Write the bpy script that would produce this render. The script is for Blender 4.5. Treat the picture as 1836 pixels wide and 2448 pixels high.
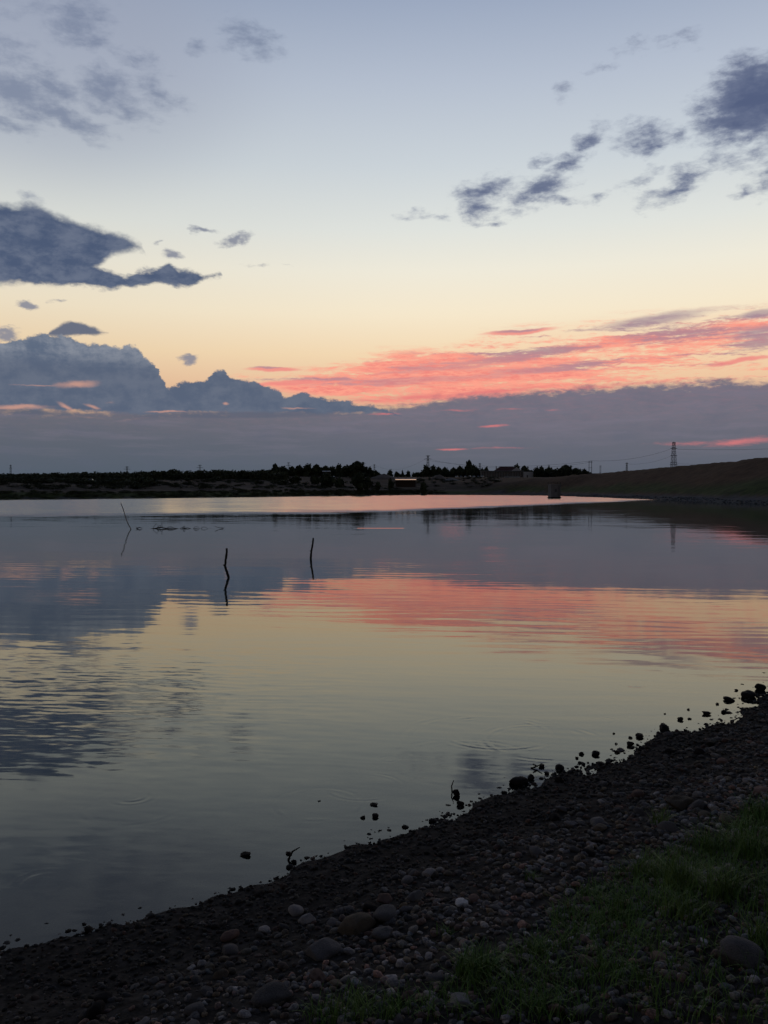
import bpy, math, random
import numpy as np
from mathutils import Vector, Matrix, Euler

# ------------------------------------------------------------------ set-up
for o in list(bpy.data.objects):
    bpy.data.objects.remove(o, do_unlink=True)
scene = bpy.context.scene
COL = scene.collection
R = math.radians
random.seed(7)
RNG = np.random.default_rng(11)

# ------------------------------------------------------------------ camera
EYE = 2.6                     # eye above the water, standing on the bank
PITCH = 1.43                  # degrees down
FPX = 2080.0                  # focal length in photo pixels (photo 1836 x 2448)
camd = bpy.data.cameras.new('camera')
camd.sensor_fit = 'VERTICAL'
camd.sensor_height = 24.0
camd.lens = FPX / 2448.0 * 24.0
camd.clip_start = 0.05
camd.clip_end = 20000
cam = bpy.data.objects.new('camera', camd)
COL.objects.link(cam)
cam.location = (0, 0, EYE)
cam.rotation_euler = (R(90 - PITCH), 0, 0)
scene.camera = cam
scene.render.resolution_x = 768
scene.render.resolution_y = 1024

scene.view_settings.view_transform = 'Standard'
scene.view_settings.look = 'None'
scene.view_settings.exposure = 0.0
scene.view_settings.gamma = 1.0
scene.render.engine = 'CYCLES'
scene.cycles.max_bounces = 4
scene.cycles.diffuse_bounces = 2
scene.cycles.transparent_max_bounces = 8


def ray(px, py):
    """direction (x, y, z) through a photo pixel, y = 1"""
    p = R(PITCH)
    X = (px - 918) / FPX
    Y = (1224 - py) / FPX
    y = math.cos(p) + Y * math.sin(p)
    z = -math.sin(p) + Y * math.cos(p)
    return X / y, 1.0, z / y


def azel(px, py):
    x, y, z = ray(px, py)
    return math.degrees(math.atan2(x, y)), math.degrees(math.atan2(z, math.hypot(x, y)))


def lin(c):
    out = []
    for v in c[:3]:
        v = v / 255.0
        out.append(v / 12.92 if v <= 0.04045 else ((v + 0.055) / 1.055) ** 2.4)
    return tuple(out) + (1.0,)


# ------------------------------------------------------------------ tiny node language
class NT:
    def __init__(self, tree):
        self.t = tree
        self.n = tree.nodes
        self.l = tree.links

    def new(self, kind):
        return self.n.new(kind)

    def put(self, sock, v):
        if isinstance(v, bpy.types.NodeSocket):
            self.l.new(v, sock)
        else:
            sock.default_value = v

    def m(self, op, a, b=None, c=None, clamp=False):
        nd = self.new('ShaderNodeMath')
        nd.operation = op
        nd.use_clamp = clamp
        self.put(nd.inputs[0], a)
        if b is not None:
            self.put(nd.inputs[1], b)
        if c is not None:
            self.put(nd.inputs[2], c)
        return nd.outputs[0]

    def vm(self, op, a, b=None, s=None):
        nd = self.new('ShaderNodeVectorMath')
        nd.operation = op
        self.put(nd.inputs[0], a)
        if b is not None:
            self.put(nd.inputs[1], b)
        if s is not None:
            self.put(nd.inputs['Scale'], s)
        return nd.outputs['Value'] if op in ('LENGTH', 'DOT_PRODUCT', 'DISTANCE') else nd.outputs[0]

    def xyz(self, x=0.0, y=0.0, z=0.0):
        nd = self.new('ShaderNodeCombineXYZ')
        self.put(nd.inputs[0], x)
        self.put(nd.inputs[1], y)
        self.put(nd.inputs[2], z)
        return nd.outputs[0]

    def sep(self, v):
        nd = self.new('ShaderNodeSeparateXYZ')
        self.put(nd.inputs[0], v)
        return nd.outputs

    def ss(self, v, a, b, lo=0.0, hi=1.0, smooth=True):
        nd = self.new('ShaderNodeMapRange')
        nd.interpolation_type = 'SMOOTHSTEP' if smooth else 'LINEAR'
        nd.clamp = True
        self.put(nd.inputs[0], v)
        nd.inputs[1].default_value = a
        nd.inputs[2].default_value = b
        nd.inputs[3].default_value = lo
        nd.inputs[4].default_value = hi
        return nd.outputs[0]

    def mix(self, f, a, b):
        nd = self.new('ShaderNodeMix')
        nd.data_type = 'RGBA'
        nd.clamp_factor = True
        self.put(nd.inputs[0], f)
        self.put(nd.inputs[6], a)
        self.put(nd.inputs[7], b)
        return nd.outputs[2]

    def noise(self, vec, scale=1.0, detail=4.0, rough=0.5, dist=0.0, col=False, dim='3D'):
        nd = self.new('ShaderNodeTexNoise')
        nd.noise_dimensions = dim
        self.put(nd.inputs['Vector'], vec)
        nd.inputs['Scale'].default_value = scale
        nd.inputs['Detail'].default_value = detail
        nd.inputs['Roughness'].default_value = rough
        nd.inputs['Distortion'].default_value = dist
        return nd.outputs['Color'] if col else nd.outputs['Fac']

    def mapping(self, vec, loc=(0, 0, 0), rot=(0, 0, 0), scale=(1, 1, 1), kind='POINT'):
        nd = self.new('ShaderNodeMapping')
        nd.vector_type = kind
        self.put(nd.inputs[0], vec)
        nd.inputs['Location'].default_value = loc
        nd.inputs['Rotation'].default_value = rot
        nd.inputs['Scale'].default_value = scale
        return nd.outputs[0]

    def ramp(self, v, stops, interp='LINEAR'):
        nd = self.new('ShaderNodeValToRGB')
        nd.color_ramp.interpolation = interp
        e = nd.color_ramp.elements
        e[0].position = stops[0][0]
        e[0].color = stops[0][1]
        e[1].position = stops[-1][0]
        e[1].color = stops[-1][1]
        for p, c in stops[1:-1]:
            k = e.new(p)
            k.color = c
        self.put(nd.inputs[0], v)
        return nd.outputs[0]

    def curve(self, v, pts):
        """pts: (x, y) pairs in 0..1; straight-ish handles"""
        nd = self.new('ShaderNodeFloatCurve')
        c = nd.mapping.curves[0]
        c.points[0].location = pts[0]
        c.points[1].location = pts[-1]
        for p in pts[1:-1]:
            c.points.new(*p)
        for p in c.points:
            p.handle_type = 'VECTOR'
        nd.mapping.update()
        self.put(nd.inputs['Value'], v)
        return nd.outputs[0]


# ------------------------------------------------------------------ sky (dusk, sun just down in front)
world = bpy.data.worlds.new('World')
scene.world = world
world.use_nodes = True
wt = world.node_tree
wt.nodes.clear()
W = NT(wt)
wout = W.new('ShaderNodeOutputWorld')
bg = W.new('ShaderNodeBackground')
wt.links.new(bg.outputs[0], wout.inputs[0])
tc = W.new('ShaderNodeTexCoord')
D = W.vm('NORMALIZE', tc.outputs['Generated'])
dx, dy, dz = W.sep(D)
AZ = W.m('MULTIPLY', W.m('ARCTAN2', dx, dy), 180 / math.pi)
EL = W.m('MULTIPLY', W.m('ARCSINE', dz), 180 / math.pi)
P = W.xyz(AZ, EL, 0.0)
# gentle domain warp shared by the cloud layers
WARP = W.vm('SCALE', W.vm('SUBTRACT', W.noise(W.mapping(P, scale=(0.45, 0.8, 1)), 1.0, 5, 0.6, col=True), (0.5, 0.5, 0.5)), s=1.6)
PW = W.vm('ADD', P, WARP)
PL = W.vm('ADD', P, W.vm('SCALE', WARP, s=0.28))

base = W.ramp(W.m('DIVIDE', EL, 90.0), [
    (0.0, lin((150, 128, 118))), (5.5 / 90, lin((216, 176, 144))), (7.0 / 90, lin((236, 198, 162))),
    (8.8 / 90, lin((244, 217, 179))), (11.4 / 90, lin((246, 232, 205))), (14 / 90, lin((239, 234, 218))),
    (16.5 / 90, lin((224, 227, 222))), (20.2 / 90, lin((203, 211, 217))), (24.8 / 90, lin((181, 191, 207))),
    (29 / 90, lin((156, 169, 192))), (38 / 90, lin((100, 120, 155))), (60 / 90, lin((62, 78, 112))), (1.0, lin((48, 60, 92)))])
# the sky is brightest a little right of straight ahead and dies off behind
side = W.ss(AZ, -26, 6, 0.90, 1.0)
back = W.ss(W.m('ABSOLUTE', W.m('SUBTRACT', AZ, 4.0)), 30, 120, 1.0, 0.30)
base = W.vm('SCALE', base, s=W.m('MULTIPLY', side, back))

T = lambda az: min(max((az + 26.0) / 52.0, 0.0), 1.0)
AZN = W.ss(AZ, -26, 26, smooth=False)
ELM = 32.0


AZJ = None
def edge(pts):
    q = []
    for px, py in pts:
        a, e = azel(px, py)
        q.append((T(a), min(max(e / ELM, 0), 1)))
    return W.m('MULTIPLY', W.curve(AZN if AZJ is None else AZJ, q), ELM)


def band(top, bot, nz, amp, soft, bamp=None):
    """density of a cloud between two silhouettes"""
    n = W.m('MULTIPLY', W.m('SUBTRACT', nz, 0.5), amp)
    a = W.m('ADD', W.m('SUBTRACT', edge(top), EL), n)
    if bot is None:
        sd = a
    else:
        nb = n if bamp is None else W.m('MULTIPLY', W.m('SUBTRACT', nz, 0.5), bamp)
        b = W.m('ADD', W.m('SUBTRACT', EL, edge(bot)), nb)
        sd = W.m('MINIMUM', a, b)
    return W.ss(sd, -soft, soft)


def blobs(lst, vec):
    """lst: (px, py, rx, ry, tilt deg, strength) -> field"""
    acc = None
    for px, py, rx, ry, tilt, st in lst:
        a, e = azel(px, py)
        v = W.mapping(vec, (a, e, 0), (0, 0, R(tilt)), (rx / 36.3, ry / 36.3, 1), 'TEXTURE')
        g = W.new('ShaderNodeTexGradient')
        g.gradient_type = 'SPHERICAL'
        wt.links.new(v, g.inputs[0])
        f = g.outputs['Fac']
        if st != 1:
            f = W.m('MULTIPLY', f, st)
        acc = f if acc is None else W.m('MAXIMUM', acc, f)
    return acc


NA = W.noise(W.mapping(P, scale=(0.55, 0.95, 1)), 1.0, 7, 0.58)               # puffy
NB = W.noise(W.mapping(PL, (3.1, 7.7, 2), (0, 0, R(-16)), (0.75, 1.7, 1)), 1.0, 7, 0.62)   # torn, tilted
NS = W.noise(W.mapping(PL, (9.1, 1.7, 5), (0, 0, R(-5.5)), (0.16, 1.9, 1)), 1.0, 6, 0.6)  # long streaks
NF = W.noise(W.mapping(PL, (2.1, 4.7, 8), (0, 0, R(-6)), (1.1, 5.5, 1)), 1.0, 5, 0.68)   # fine streaks

NAF = W.noise(W.mapping(PL, (5, 3, 1), (0, 0, R(12)), (0.7, 1.3, 1)), 1.0, 8, 0.62)
band2 = band
sky = base
# --- thin veil upper left
veil = blobs([(80, 120, 620, 330, 0, 1.0)], P)
veil = W.m('MULTIPLY', W.ss(veil, 0.0, 0.7), 0.45)
sky = W.mix(veil, sky, lin((150, 156, 175)))
# --- soft grey clouds upper left
f = blobs([(185, 45, 110, 70, 20, 1), (225, 95, 60, 40, 0, .8), (600, 92, 120, 48, -12, .95), (565, 105, 80, 25, 5, .6), (475, 115, 50, 22, 0, .7),
           (330, 145, 110, 35, -10, .7), (40, 225, 130, 60, -22, 1.2), (120, 205, 110, 45, -10, 1.0), (250, 210, 95, 62, 10, 1.15),
           (150, 270, 160, 40, -22, 1.15), (380, 225, 110, 40, -15, .75), (10, 300, 120, 30, -5, .9), (290, 250, 140, 50, -15, .85),
           (68, 472, 50, 16, -5, .7), (10, 130, 120, 60, 0, .7), (120, 20, 200, 60, 0, .5)], PW)
d1g = W.ss(f, 0.0, 0.25)
d1 = W.ss(W.m('ADD', f, W.m('MULTIPLY', W.m('SUBTRACT', NB, 0.5), 1.5)), 0.10, 1.05)
sky = W.mix(W.m('MULTIPLY', W.m('MULTIPLY', d1, d1g), 0.68), sky, lin((106, 119, 147)))
# --- scattered clouds upper right
f = blobs([(1810, 240, 190, 105, 12, 2.3), (1790, 200, 100, 85, 0, 1.8), (1836, 330, 110, 60, 0, .8),
           (1540, 335, 115, 48, -5, 1.25), (1610, 330, 60, 25, 20, 1.0), (1500, 330, 60, 50, 0, .8), (1400, 330, 75, 30, 38, 1.3), (1350, 385, 70, 32, 20, .9),
           (1290, 378, 35, 20, 5, .8), (1340, 400, 115, 36, 32, 1.3), (1290, 450, 115, 50, 12, 1.4), (1350, 475, 60, 18, -4, .9),
           (1150, 455, 110, 38, 10, 1.35), (1190, 448, 60, 30, 15, .9), (1145, 500, 70, 44, 8, 1.25), (1230, 505, 55, 22, 3, .8), (1062, 515, 38, 18, 0, .8), (990, 513, 62, 16, 4, .95),
           (1180, 536, 55, 14, -5, .75), (1430, 475, 45, 16, 18, .8), (1620, 445, 125, 40, 25, 1.2), (1560, 470, 60, 25, 20, .8), (1640, 420, 80, 30, 10, 1.0), (1530, 430, 80, 24, 25, .85),
           (1700, 380, 60, 28, 0, .85), (1840, 420, 75, 60, 10, 1.1), (1780, 455, 50, 20, 15, .8), (1800, 360, 110, 50, 10, .95),
           (1520, 115, 90, 24, 5, .6), (1630, 95, 75, 34, -5, .75), (1345, 215, 38, 38, 60, .7), (1440, 160, 80, 14, 0, .45)], PW)
d2g = W.ss(f, 0.0, 0.2)
d2 = W.ss(W.m('ADD', f, W.m('MULTIPLY', W.m('SUBTRACT', NB, 0.5), 2.2)), 0.10, 1.32)
c2 = W.mix(W.ss(W.m('ADD', f, W.m('MULTIPLY', NB, 1.7)), 0.8, 3.0), lin((132, 141, 164)), lin((72, 85, 120)))
sky = W.mix(W.m('MULTIPLY', W.m('MULTIPLY', d2, d2g), 0.95), sky, c2)
# --- little clouds middle left
f = blobs([(560, 575, 75, 22, 18, 1), (490, 553, 50, 18, 0, .9), (410, 610, 40, 20, -8, .85), (385, 583, 25, 10, 20, .6), (610, 635, 90, 15, 0, .45), (690, 630, 45, 8, -5, .45),
           (68, 735, 34, 18, 0, 1), (130, 720, 50, 10, 5, .55), (455, 862, 48, 17, -4, 1), (10, 795, 55, 22, 0, 1.1), (120, 805, 40, 20, 0, .5)], PW)
d3g = W.ss(f, 0.0, 0.2)
d3 = W.ss(W.m('ADD', f, W.m('MULTIPLY', W.m('SUBTRACT', NB, 0.5), 1.1)), 0.25, 0.75)
sky = W.mix(W.m('MULTIPLY', W.m('MULTIPLY', d3, d3g), 0.85), sky, lin((122, 128, 148)))
# --- big dark cloud at the left edge, with a tail
fade_az = W.ss(AZ, -48, -30)
dA = band2([(-150, 455), (0, 482), (40, 492), (95, 494), (140, 516), (200, 536), (270, 556), (310, 574), (345, 592), (352, 640), (380, 760)],
          [(-150, 690), (0, 675), (150, 680), (235, 640), (265, 606), (330, 594), (350, 600), (380, 620)], NAF, 1.05, 0.30)
dB = band2([(-150, 600), (150, 600), (240, 640), (300, 662), (345, 648), (390, 640), (402, 628), (425, 645), (470, 650), (500, 655), (530, 654), (550, 720)],
          [(-150, 672), (0, 668), (80, 680), (180, 682), (270, 690), (330, 684), (380, 676), (455, 686), (495, 668), (528, 658), (550, 640)], NAF, 1.2, 0.18)
dAB = W.m('MULTIPLY', W.m('MAXIMUM', dA, dB), fade_az)
cAB = W.mix(W.ss(NAF, 0.35, 0.68), lin((76, 90, 117)), lin((104, 114, 135)))
sky = W.mix(dAB, sky, cAB)
dC = band([(-100, 880), (95, 840), (118, 793), (150, 774), (172, 768), (195, 771), (215, 782), (240, 790), (262, 798), (300, 860)], [(-100, 700), (95, 760), (112, 801), (180, 803), (240, 799), (262, 794), (300, 700)], NAF, 0.7, 0.14)
sky = W.mix(W.m('MULTIPLY', dC, 0.95), sky, lin((92, 102, 124)))

# --- glowing streaks low right
topP = [(520, 940), (560, 895), (700, 893), (800, 868), (900, 845), (1050, 832), (1110, 820), (1150, 798), (1300, 785), (1500, 760), (1700, 745), (1836, 732), (2100, 740)]
botP = [(520, 941), (650, 930), (760, 945), (880, 965), (1000, 975), (1200, 965), (1400, 950), (1836, 925), (2100, 920)]
env = band(topP, botP, NS, 1.2, 0.45)
st = W.m('ADD', W.m('MULTIPLY', NS, 0.55), W.m('MULTIPLY', NF, 0.45))
core = blobs([(1000, 880, 300, 60, 4, 1.0), (820, 920, 330, 34, 4, .95), (1300, 880, 420, 60, 4, .95), (1750, 800, 330, 36, 6, .9), (1150, 940, 420, 34, 3, .95), (960, 850, 170, 26, 8, .9), (1450, 822, 420, 20, 6, 1.0)], P)
hot = blobs([(1080, 905, 330, 60, 3, 1.0), (860, 935, 200, 26, 4, .8)], P)
pinkd = W.m('MULTIPLY', env, W.ss(W.m('ADD', W.m('ADD', st, W.m('MULTIPLY', hot, 0.11)), W.m('MULTIPLY', core, 0.20)), 0.495, 0.66))
sky = W.mix(W.m('MULTIPLY', env, 0.22), sky, lin((246, 200, 162)))
pc = W.mix(W.ss(NF, 0.36, 0.60), lin((240, 128, 122)), lin((255, 158, 138)))
sky = W.mix(W.m('MULTIPLY', pinkd, 0.90), sky, pc)
NG = W.m('ADD', W.m('MULTIPLY', W.noise(W.mapping(PL, (1.1, 14.7, 3), (0, 0, R(-5.5)), (0.12, 2.1, 1)), 1.0, 4, 0.55), 0.66), W.m('MULTIPLY', NF, 0.34))
topG = blobs([(1600, 800, 620, 34, 6, .75), (1250, 850, 520, 22, 6, 1.2), (900, 895, 380, 16, 4, 1.0), (1400, 872, 330, 16, 4, .9), (1000, 907, 360, 14, 3, 1.0), (1560, 765, 240, 16, 5, .9), (1840, 810, 120, 36, 5, .9)], P)
greyd = W.m('MULTIPLY', env, W.ss(W.m('ADD', NG, W.m('MULTIPLY', topG, 0.22)), 0.545, 0.69))
sky = W.mix(W.m('MULTIPLY', greyd, W.ss(hot, 0.0, 0.8, 0.80, 0.35)), sky, lin((164, 130, 146)))
# thin separate pink / mauve streaks
f = blobs([(655, 884, 90, 8, 0, 1), (1240, 793, 120, 9, 3, 1), (700, 915, 120, 10, 2, .9), (1770, 862, 120, 8, 6, .8)], PL)
sky = W.mix(W.m('MULTIPLY', W.ss(f, 0.08, 0.6), 0.85), sky, lin((238, 138, 132)))
f = blobs([(1820, 748, 60, 13, 4, 1), (1560, 765, 170, 20, 6, .8), (1820, 790, 110, 20, 6, .7), (1240, 790, 90, 5, 3, .8), (640, 880, 60, 4, 0, .7)], PL)
sky = W.mix(W.m('MULTIPLY', W.ss(f, 0.08, 0.6), 0.7), sky, lin((160, 138, 152)))

# --- low haze bank over the whole horizon, rising to the right
topB = [(-200, 976), (0, 976), (350, 982), (640, 976), (800, 974), (900, 980), (960, 972), (1040, 955), (1120, 946), (1250, 938), (1400, 930), (1550, 920), (1700, 914), (1836, 912), (2100, 905)]
dK = band(topB, None, W.m('ADD', W.m('MULTIPLY', NF, .3), W.m('MULTIPLY', NB, .7)), 2.3, 0.34)
cK = W.ramp(W.m('DIVIDE', EL, 8.0), [(0.0, lin((84, 93, 105))), (0.3, lin((99, 102, 114))), (0.6, lin((113, 111, 124))), (1.0, lin((121, 115, 130)))])
cKl = W.ramp(W.m('DIVIDE', EL, 8.0), [(0.0, lin((78, 91, 105))), (0.35, lin((93, 99, 111))), (0.65, lin((108, 108, 119))), (1.0, lin((110, 110, 123)))])
cK = W.mix(W.ss(AZ, -18, 10), cKl, cK)
cK = W.mix(W.m('MULTIPLY', W.m('MULTIPLY', W.ss(NF, 0.40, 0.7), 0.30), W.ss(EL, 3.0, 6.0)), cK, lin((146, 116, 128)))
cK = W.mix(W.m('MULTIPLY', W.m('MULTIPLY', W.ss(NS, 0.45, 0.68), 0.35), W.ss(EL, 1.0, 4.0)), cK, lin((124, 118, 134)))
cK = W.mix(W.m('MULTIPLY', W.ss(NA, 0.45, 0.75), 0.30), cK, lin((92, 98, 116)))
sky = W.mix(dK, sky, cK)
f = blobs([(1180, 1018, 55, 5, 2, 1), (1080, 1074, 55, 4, 0, 1.1), (1190, 1071, 130, 5, 1, .55), (1770, 1056, 130, 14, 4, .9), (1640, 1060, 120, 9, 0, .6), (920, 990, 60, 5, 0, .9),
           (1000, 950, 170, 12, 2, 1.0), (1180, 936, 260, 9, 4, 1), (1500, 918, 260, 8, 3, .8), (1090, 980, 70, 6, 0, .6), (1230, 978, 60, 4, 0, .6), (1320, 980, 30, 4, 0, .5), (880, 958, 110, 8, -2, .9)], W.vm('ADD', P, W.vm('SCALE', WARP, s=0.12)))
sky = W.mix(W.m('MULTIPLY', W.ss(W.m('ADD', f, W.m('MULTIPLY', W.m('SUBTRACT', NF, .5), .9)), 0.15, 1.05), 0.80), sky, lin((226, 124, 124)))

# --- cumulus bank low left
topL = [(-200, 800), (0, 826), (30, 812), (100, 803), (175, 806), (195, 818), (280, 830), (290, 836), (302, 828), (332, 832), (342, 850), (364, 866), (376, 882), (382, 904),
        (390, 914), (396, 926), (404, 932), (412, 920), (450, 915), (500, 910), (512, 888), (528, 880), (542, 882), (546, 902), (600, 912), (640, 925), (668, 938), (682, 950), (700, 948),
        (712, 940), (735, 940), (752, 950), (800, 956), (860, 968), (930, 980), (1000, 1010), (1100, 1030)]
botL = [(-200, 975), (0, 978), (120, 980), (260, 985), (330, 990), (500, 985), (560, 984), (640, 986), (760, 988), (900, 985), (1000, 1000), (1100, 1010)]
NL = W.noise(W.mapping(P, (4.4, 2.2, 9), scale=(0.9, 1.1, 1)), 1.0, 9, 0.66)
AZJ = W.m('ADD', AZN, W.m('MULTIPLY', W.m('SUBTRACT', W.noise(W.mapping(P, (7, 1, 1), scale=(1.1, 1.3, 1)), 1.0, 6, 0.6), 0.5), 0.022))
dL = band(topL, botL, NL, 1.35, 0.11, 0.7)
dL = W.m('MULTIPLY', dL, W.ss(AZ, -60, -32))
billow = W.m('ADD', W.m('MULTIPLY', NL, 0.7), W.m('MULTIPLY', W.noise(W.mapping(PW, (1, 9, 1), scale=(0.35, 1.1, 1)), 1.0, 3, 0.5), 0.5))
cL = W.mix(W.ss(billow, 0.46, 0.76), lin((94, 107, 128)), lin((138, 144, 156)))
lowdark = W.ss(EL, 8.9, 7.2)
cL = W.mix(W.m('MULTIPLY', lowdark, 0.75), cL, lin((86, 97, 118)))
sky = W.mix(dL, sky, cL)
f = blobs([(185, 917, 78, 13, 4, 1), (90, 920, 90, 4, 0, .7), (40, 972, 110, 9, 2, 1), (160, 974, 42, 9, -28, 1.0), (225, 972, 30, 9, -18, .9), (400, 984, 75, 4, 2, 1.0), (540, 965, 14, 5, 0, 1.0),
           (200, 998, 150, 7, 0, .4), (310, 1003, 80, 9, 10, .4), (265, 962, 22, 8, 0, .4), (705, 975, 60, 4, -2, .9)], PL)
sky = W.mix(W.m('MULTIPLY', W.ss(W.m('ADD', f, W.m('MULTIPLY', W.m('SUBTRACT', NB, .5), .8)), 0.20, 0.95), 0.72), sky, lin((214, 160, 140)))
f = blobs([(560, 992, 380, 12, 1, 1), (60, 985, 170, 9, 0, .9)], P)
sky = W.mix(W.m('MULTIPLY', W.ss(f, 0.1, 0.7), 0.6), sky, lin((88, 96, 114)))

# below the horizon: dark land
sky = W.mix(W.ss(EL, -0.6, -0.1, 1.0, 0.0), sky, lin((36, 36, 38)))
wt.links.new(sky, bg.inputs[0])
bg.inputs[1].default_value = 1.0
world.cycles.sampling_method = 'NONE'
world.cycles.sample_map_resolution = 512

# ================================================================== helpers for objects
def tag(o, label=None, cat=None, group=None, kind=None):
    if label: o['label'] = label
    if cat: o['category'] = cat
    if group: o['group'] = group
    if kind: o['kind'] = kind
    return o


def link(name, me, mat=None, parent=None, loc=(0, 0, 0), rot=(0, 0, 0), scale=(1, 1, 1)):
    o = bpy.data.objects.new(name, me)
    COL.objects.link(o)
    if mat is not None and me is not None and not me.materials:
        me.materials.append(mat)
    o.location = loc
    o.rotation_euler = rot
    o.scale = scale
    if parent is not None:
        o.parent = parent
    return o


def empty(name, loc, rz=0.0):
    o = bpy.data.objects.new(name, None)
    COL.objects.link(o)
    o.empty_display_size = 0.2
    o.location = loc
    o.rotation_euler = (0, 0, rz)
    return o


def np_mesh(name, verts, faces, smooth=True, colors=None, cname='tint'):
    """faces: (n,k) int array of equal-sized polygons"""
    me = bpy.data.meshes.new(name)
    verts = np.asarray(verts, dtype=np.float32)
    faces = np.asarray(faces, dtype=np.int32)
    n, k = faces.shape
    me.vertices.add(len(verts))
    me.vertices.foreach_set('co', verts.ravel())
    me.loops.add(n * k)
    me.loops.foreach_set('vertex_index', faces.ravel())
    me.polygons.add(n)
    me.polygons.foreach_set('loop_start', np.arange(0, n * k, k, dtype=np.int32))
    me.polygons.foreach_set('use_smooth', np.full(n, smooth, dtype=bool))
    if colors is not None:
        at = me.color_attributes.new(cname, 'FLOAT_COLOR', 'POINT')
        c = np.ones((len(verts), 4), dtype=np.float32)
        c[:, :3] = colors
        at.data.foreach_set('color', c.ravel())
    me.update(calc_edges=True)
    me.validate()
    return me


class MB:
    """collects plain shapes into one mesh"""
    def __init__(self):
        self.v = []
        self.f = []

    def poly(self, pts, faces):
        b = len(self.v)
        self.v += [tuple(p) for p in pts]
        self.f += [tuple(b + i for i in f) for f in faces]

    def box(self, x0, x1, y0, y1, z0, z1):
        self.poly([(x0, y0, z0), (x1, y0, z0), (x1, y1, z0), (x0, y1, z0), (x0, y0, z1), (x1, y0, z1), (x1, y1, z1), (x0, y1, z1)],
                  [(0, 3, 2, 1), (4, 5, 6, 7), (0, 1, 5, 4), (1, 2, 6, 5), (2, 3, 7, 6), (3, 0, 4, 7)])

    def tube(self, pts, rad, n=8, caps=True):
        pts = [Vector(p) for p in pts]
        rings = []
        for i, p in enumerate(pts):
            d = (pts[min(i + 1, len(pts) - 1)] - pts[max(i - 1, 0)]).normalized()
            ref = Vector((0, 0, 1)) if abs(d.z) < 0.9 else Vector((1, 0, 0))
            a = d.cross(ref).normalized()
            b = d.cross(a).normalized()
            r = rad[i] if isinstance(rad, (list, tuple)) else rad
            rings.append([p + (a * math.cos(2 * math.pi * k / n) + b * math.sin(2 * math.pi * k / n)) * r for k in range(n)])
        vs = [q for rg in rings for q in rg]
        fs = []
        for i in range(len(pts) - 1):
            for k in range(n):
                k2 = (k + 1) % n
                fs.append((i * n + k, i * n + k2, (i + 1) * n + k2, (i + 1) * n + k))
        if caps:
            fs.append(tuple(range(n))[::-1])
            fs.append(tuple((len(pts) - 1) * n + k for k in range(n)))
        self.poly(vs, fs)

    def build(self, name, mat, parent=None, smooth=False, **kw):
        me = bpy.data.meshes.new(name)
        me.from_pydata(self.v, [], self.f)
        if smooth:
            me.polygons.foreach_set('use_smooth', [True] * len(me.polygons))
        me.update()
        return link(name, me, mat, parent, **kw)


# ---- numpy value noise
_perm = RNG.permutation(4096)
_val = RNG.random(4096)


def vnoise(x, y, s=1.0, seed=0):
    x = np.asarray(x, float) / s + seed * 17.3
    y = np.asarray(y, float) / s + seed * 5.7
    xi = np.floor(x).astype(int)
    yi = np.floor(y).astype(int)
    fx = x - xi
    fy = y - yi
    fx = fx * fx * (3 - 2 * fx)
    fy = fy * fy * (3 - 2 * fy)
    def h(i, j):
        return _val[(_perm[(i & 4095)] + j * 131) & 4095]
    a = h(xi, yi); b = h(xi + 1, yi); c = h(xi, yi + 1); d = h(xi + 1, yi + 1)
    return (a * (1 - fx) + b * fx) * (1 - fy) + (c * (1 - fx) + d * fx) * fy - 0.5


def fbm(x, y, s, oct=4, seed=0):
    t = 0; a = 1.0
    for i in range(oct):
        t = t + a * vnoise(x, y, s, seed + i)
        s *= 0.5; a *= 0.5
    return t


def sst(x, a, b):
    t = np.clip((x - a) / (b - a), 0, 1)
    return t * t * (3 - 2 * t)


# ------------------------------------------------------------------ materials
def material(name):
    m = bpy.data.materials.new(name)
    m.use_nodes = True
    nt = m.node_tree
    b = nt.nodes['Principled BSDF']
    return m, NT(nt), b


def simple(name, rgb, rough=0.8, var=0.25, scale=3.0, metallic=0.0, emit=None, spec=0.3):
    m, N, b = material(name)
    t = N.new('ShaderNodeTexCoord')
    n = N.noise(t.outputs['Object'], scale, 4, 0.6)
    c = N.mix(n, tuple(v * (1 - var) for v in rgb) + (1,), tuple(min(v * (1 + var), 1) for v in rgb) + (1,))
    N.put(b.inputs['Base Color'], c)
    b.inputs['Roughness'].default_value = rough
    b.inputs['Metallic'].default_value = metallic
    b.inputs['Specular IOR Level'].default_value = spec
    if emit:
        b.inputs['Emission Color'].default_value = emit[0]
        b.inputs['Emission Strength'].default_value = emit[1]
    return m


# ================================================================== land and lake
NEAR = [(-60, -52), (-40, -32), (-12, -4.7), (-2.156, 4.885), (-1.571, 5.245), (-1.194, 5.468), (-.886, 5.796), (-.452, 6.188), (-.06, 6.587), (.54, 7.07), (1.142, 7.638), (1.799, 8.207), (2.26, 8.516), (2.92, 9.373), (3.683, 9.834), (4.364, 10.6), (5.045, 11.43), (8.7, 15.2), (24, 30.5), (42, 50), (58, 76), (66, 105), (71, 164),
        (75, 230), (78, 300), (80, 370), (78, 430), (66, 478)]
FAR = [(44, 492), (22, 490), (0, 440), (-20, 392), (-48, 330), (-72, 282), (-104, 238), (-150, 190), (-230, 130), (-300, 40), (-290, -60), (-200, -110), (-110, -90)]
POLY = np.array(NEAR + FAR, float)


def seg_dist(x, y, pts):
    best = np.full(x.shape, 1e9)
    for (x0, y0), (x1, y1) in zip(pts[:-1], pts[1:]):
        ex, ey = x1 - x0, y1 - y0
        L = ex * ex + ey * ey
        t = np.clip(((x - x0) * ex + (y - y0) * ey) / L, 0, 1)
        best = np.minimum(best, np.hypot(x - x0 - t * ex, y - y0 - t * ey))
    return best


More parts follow.
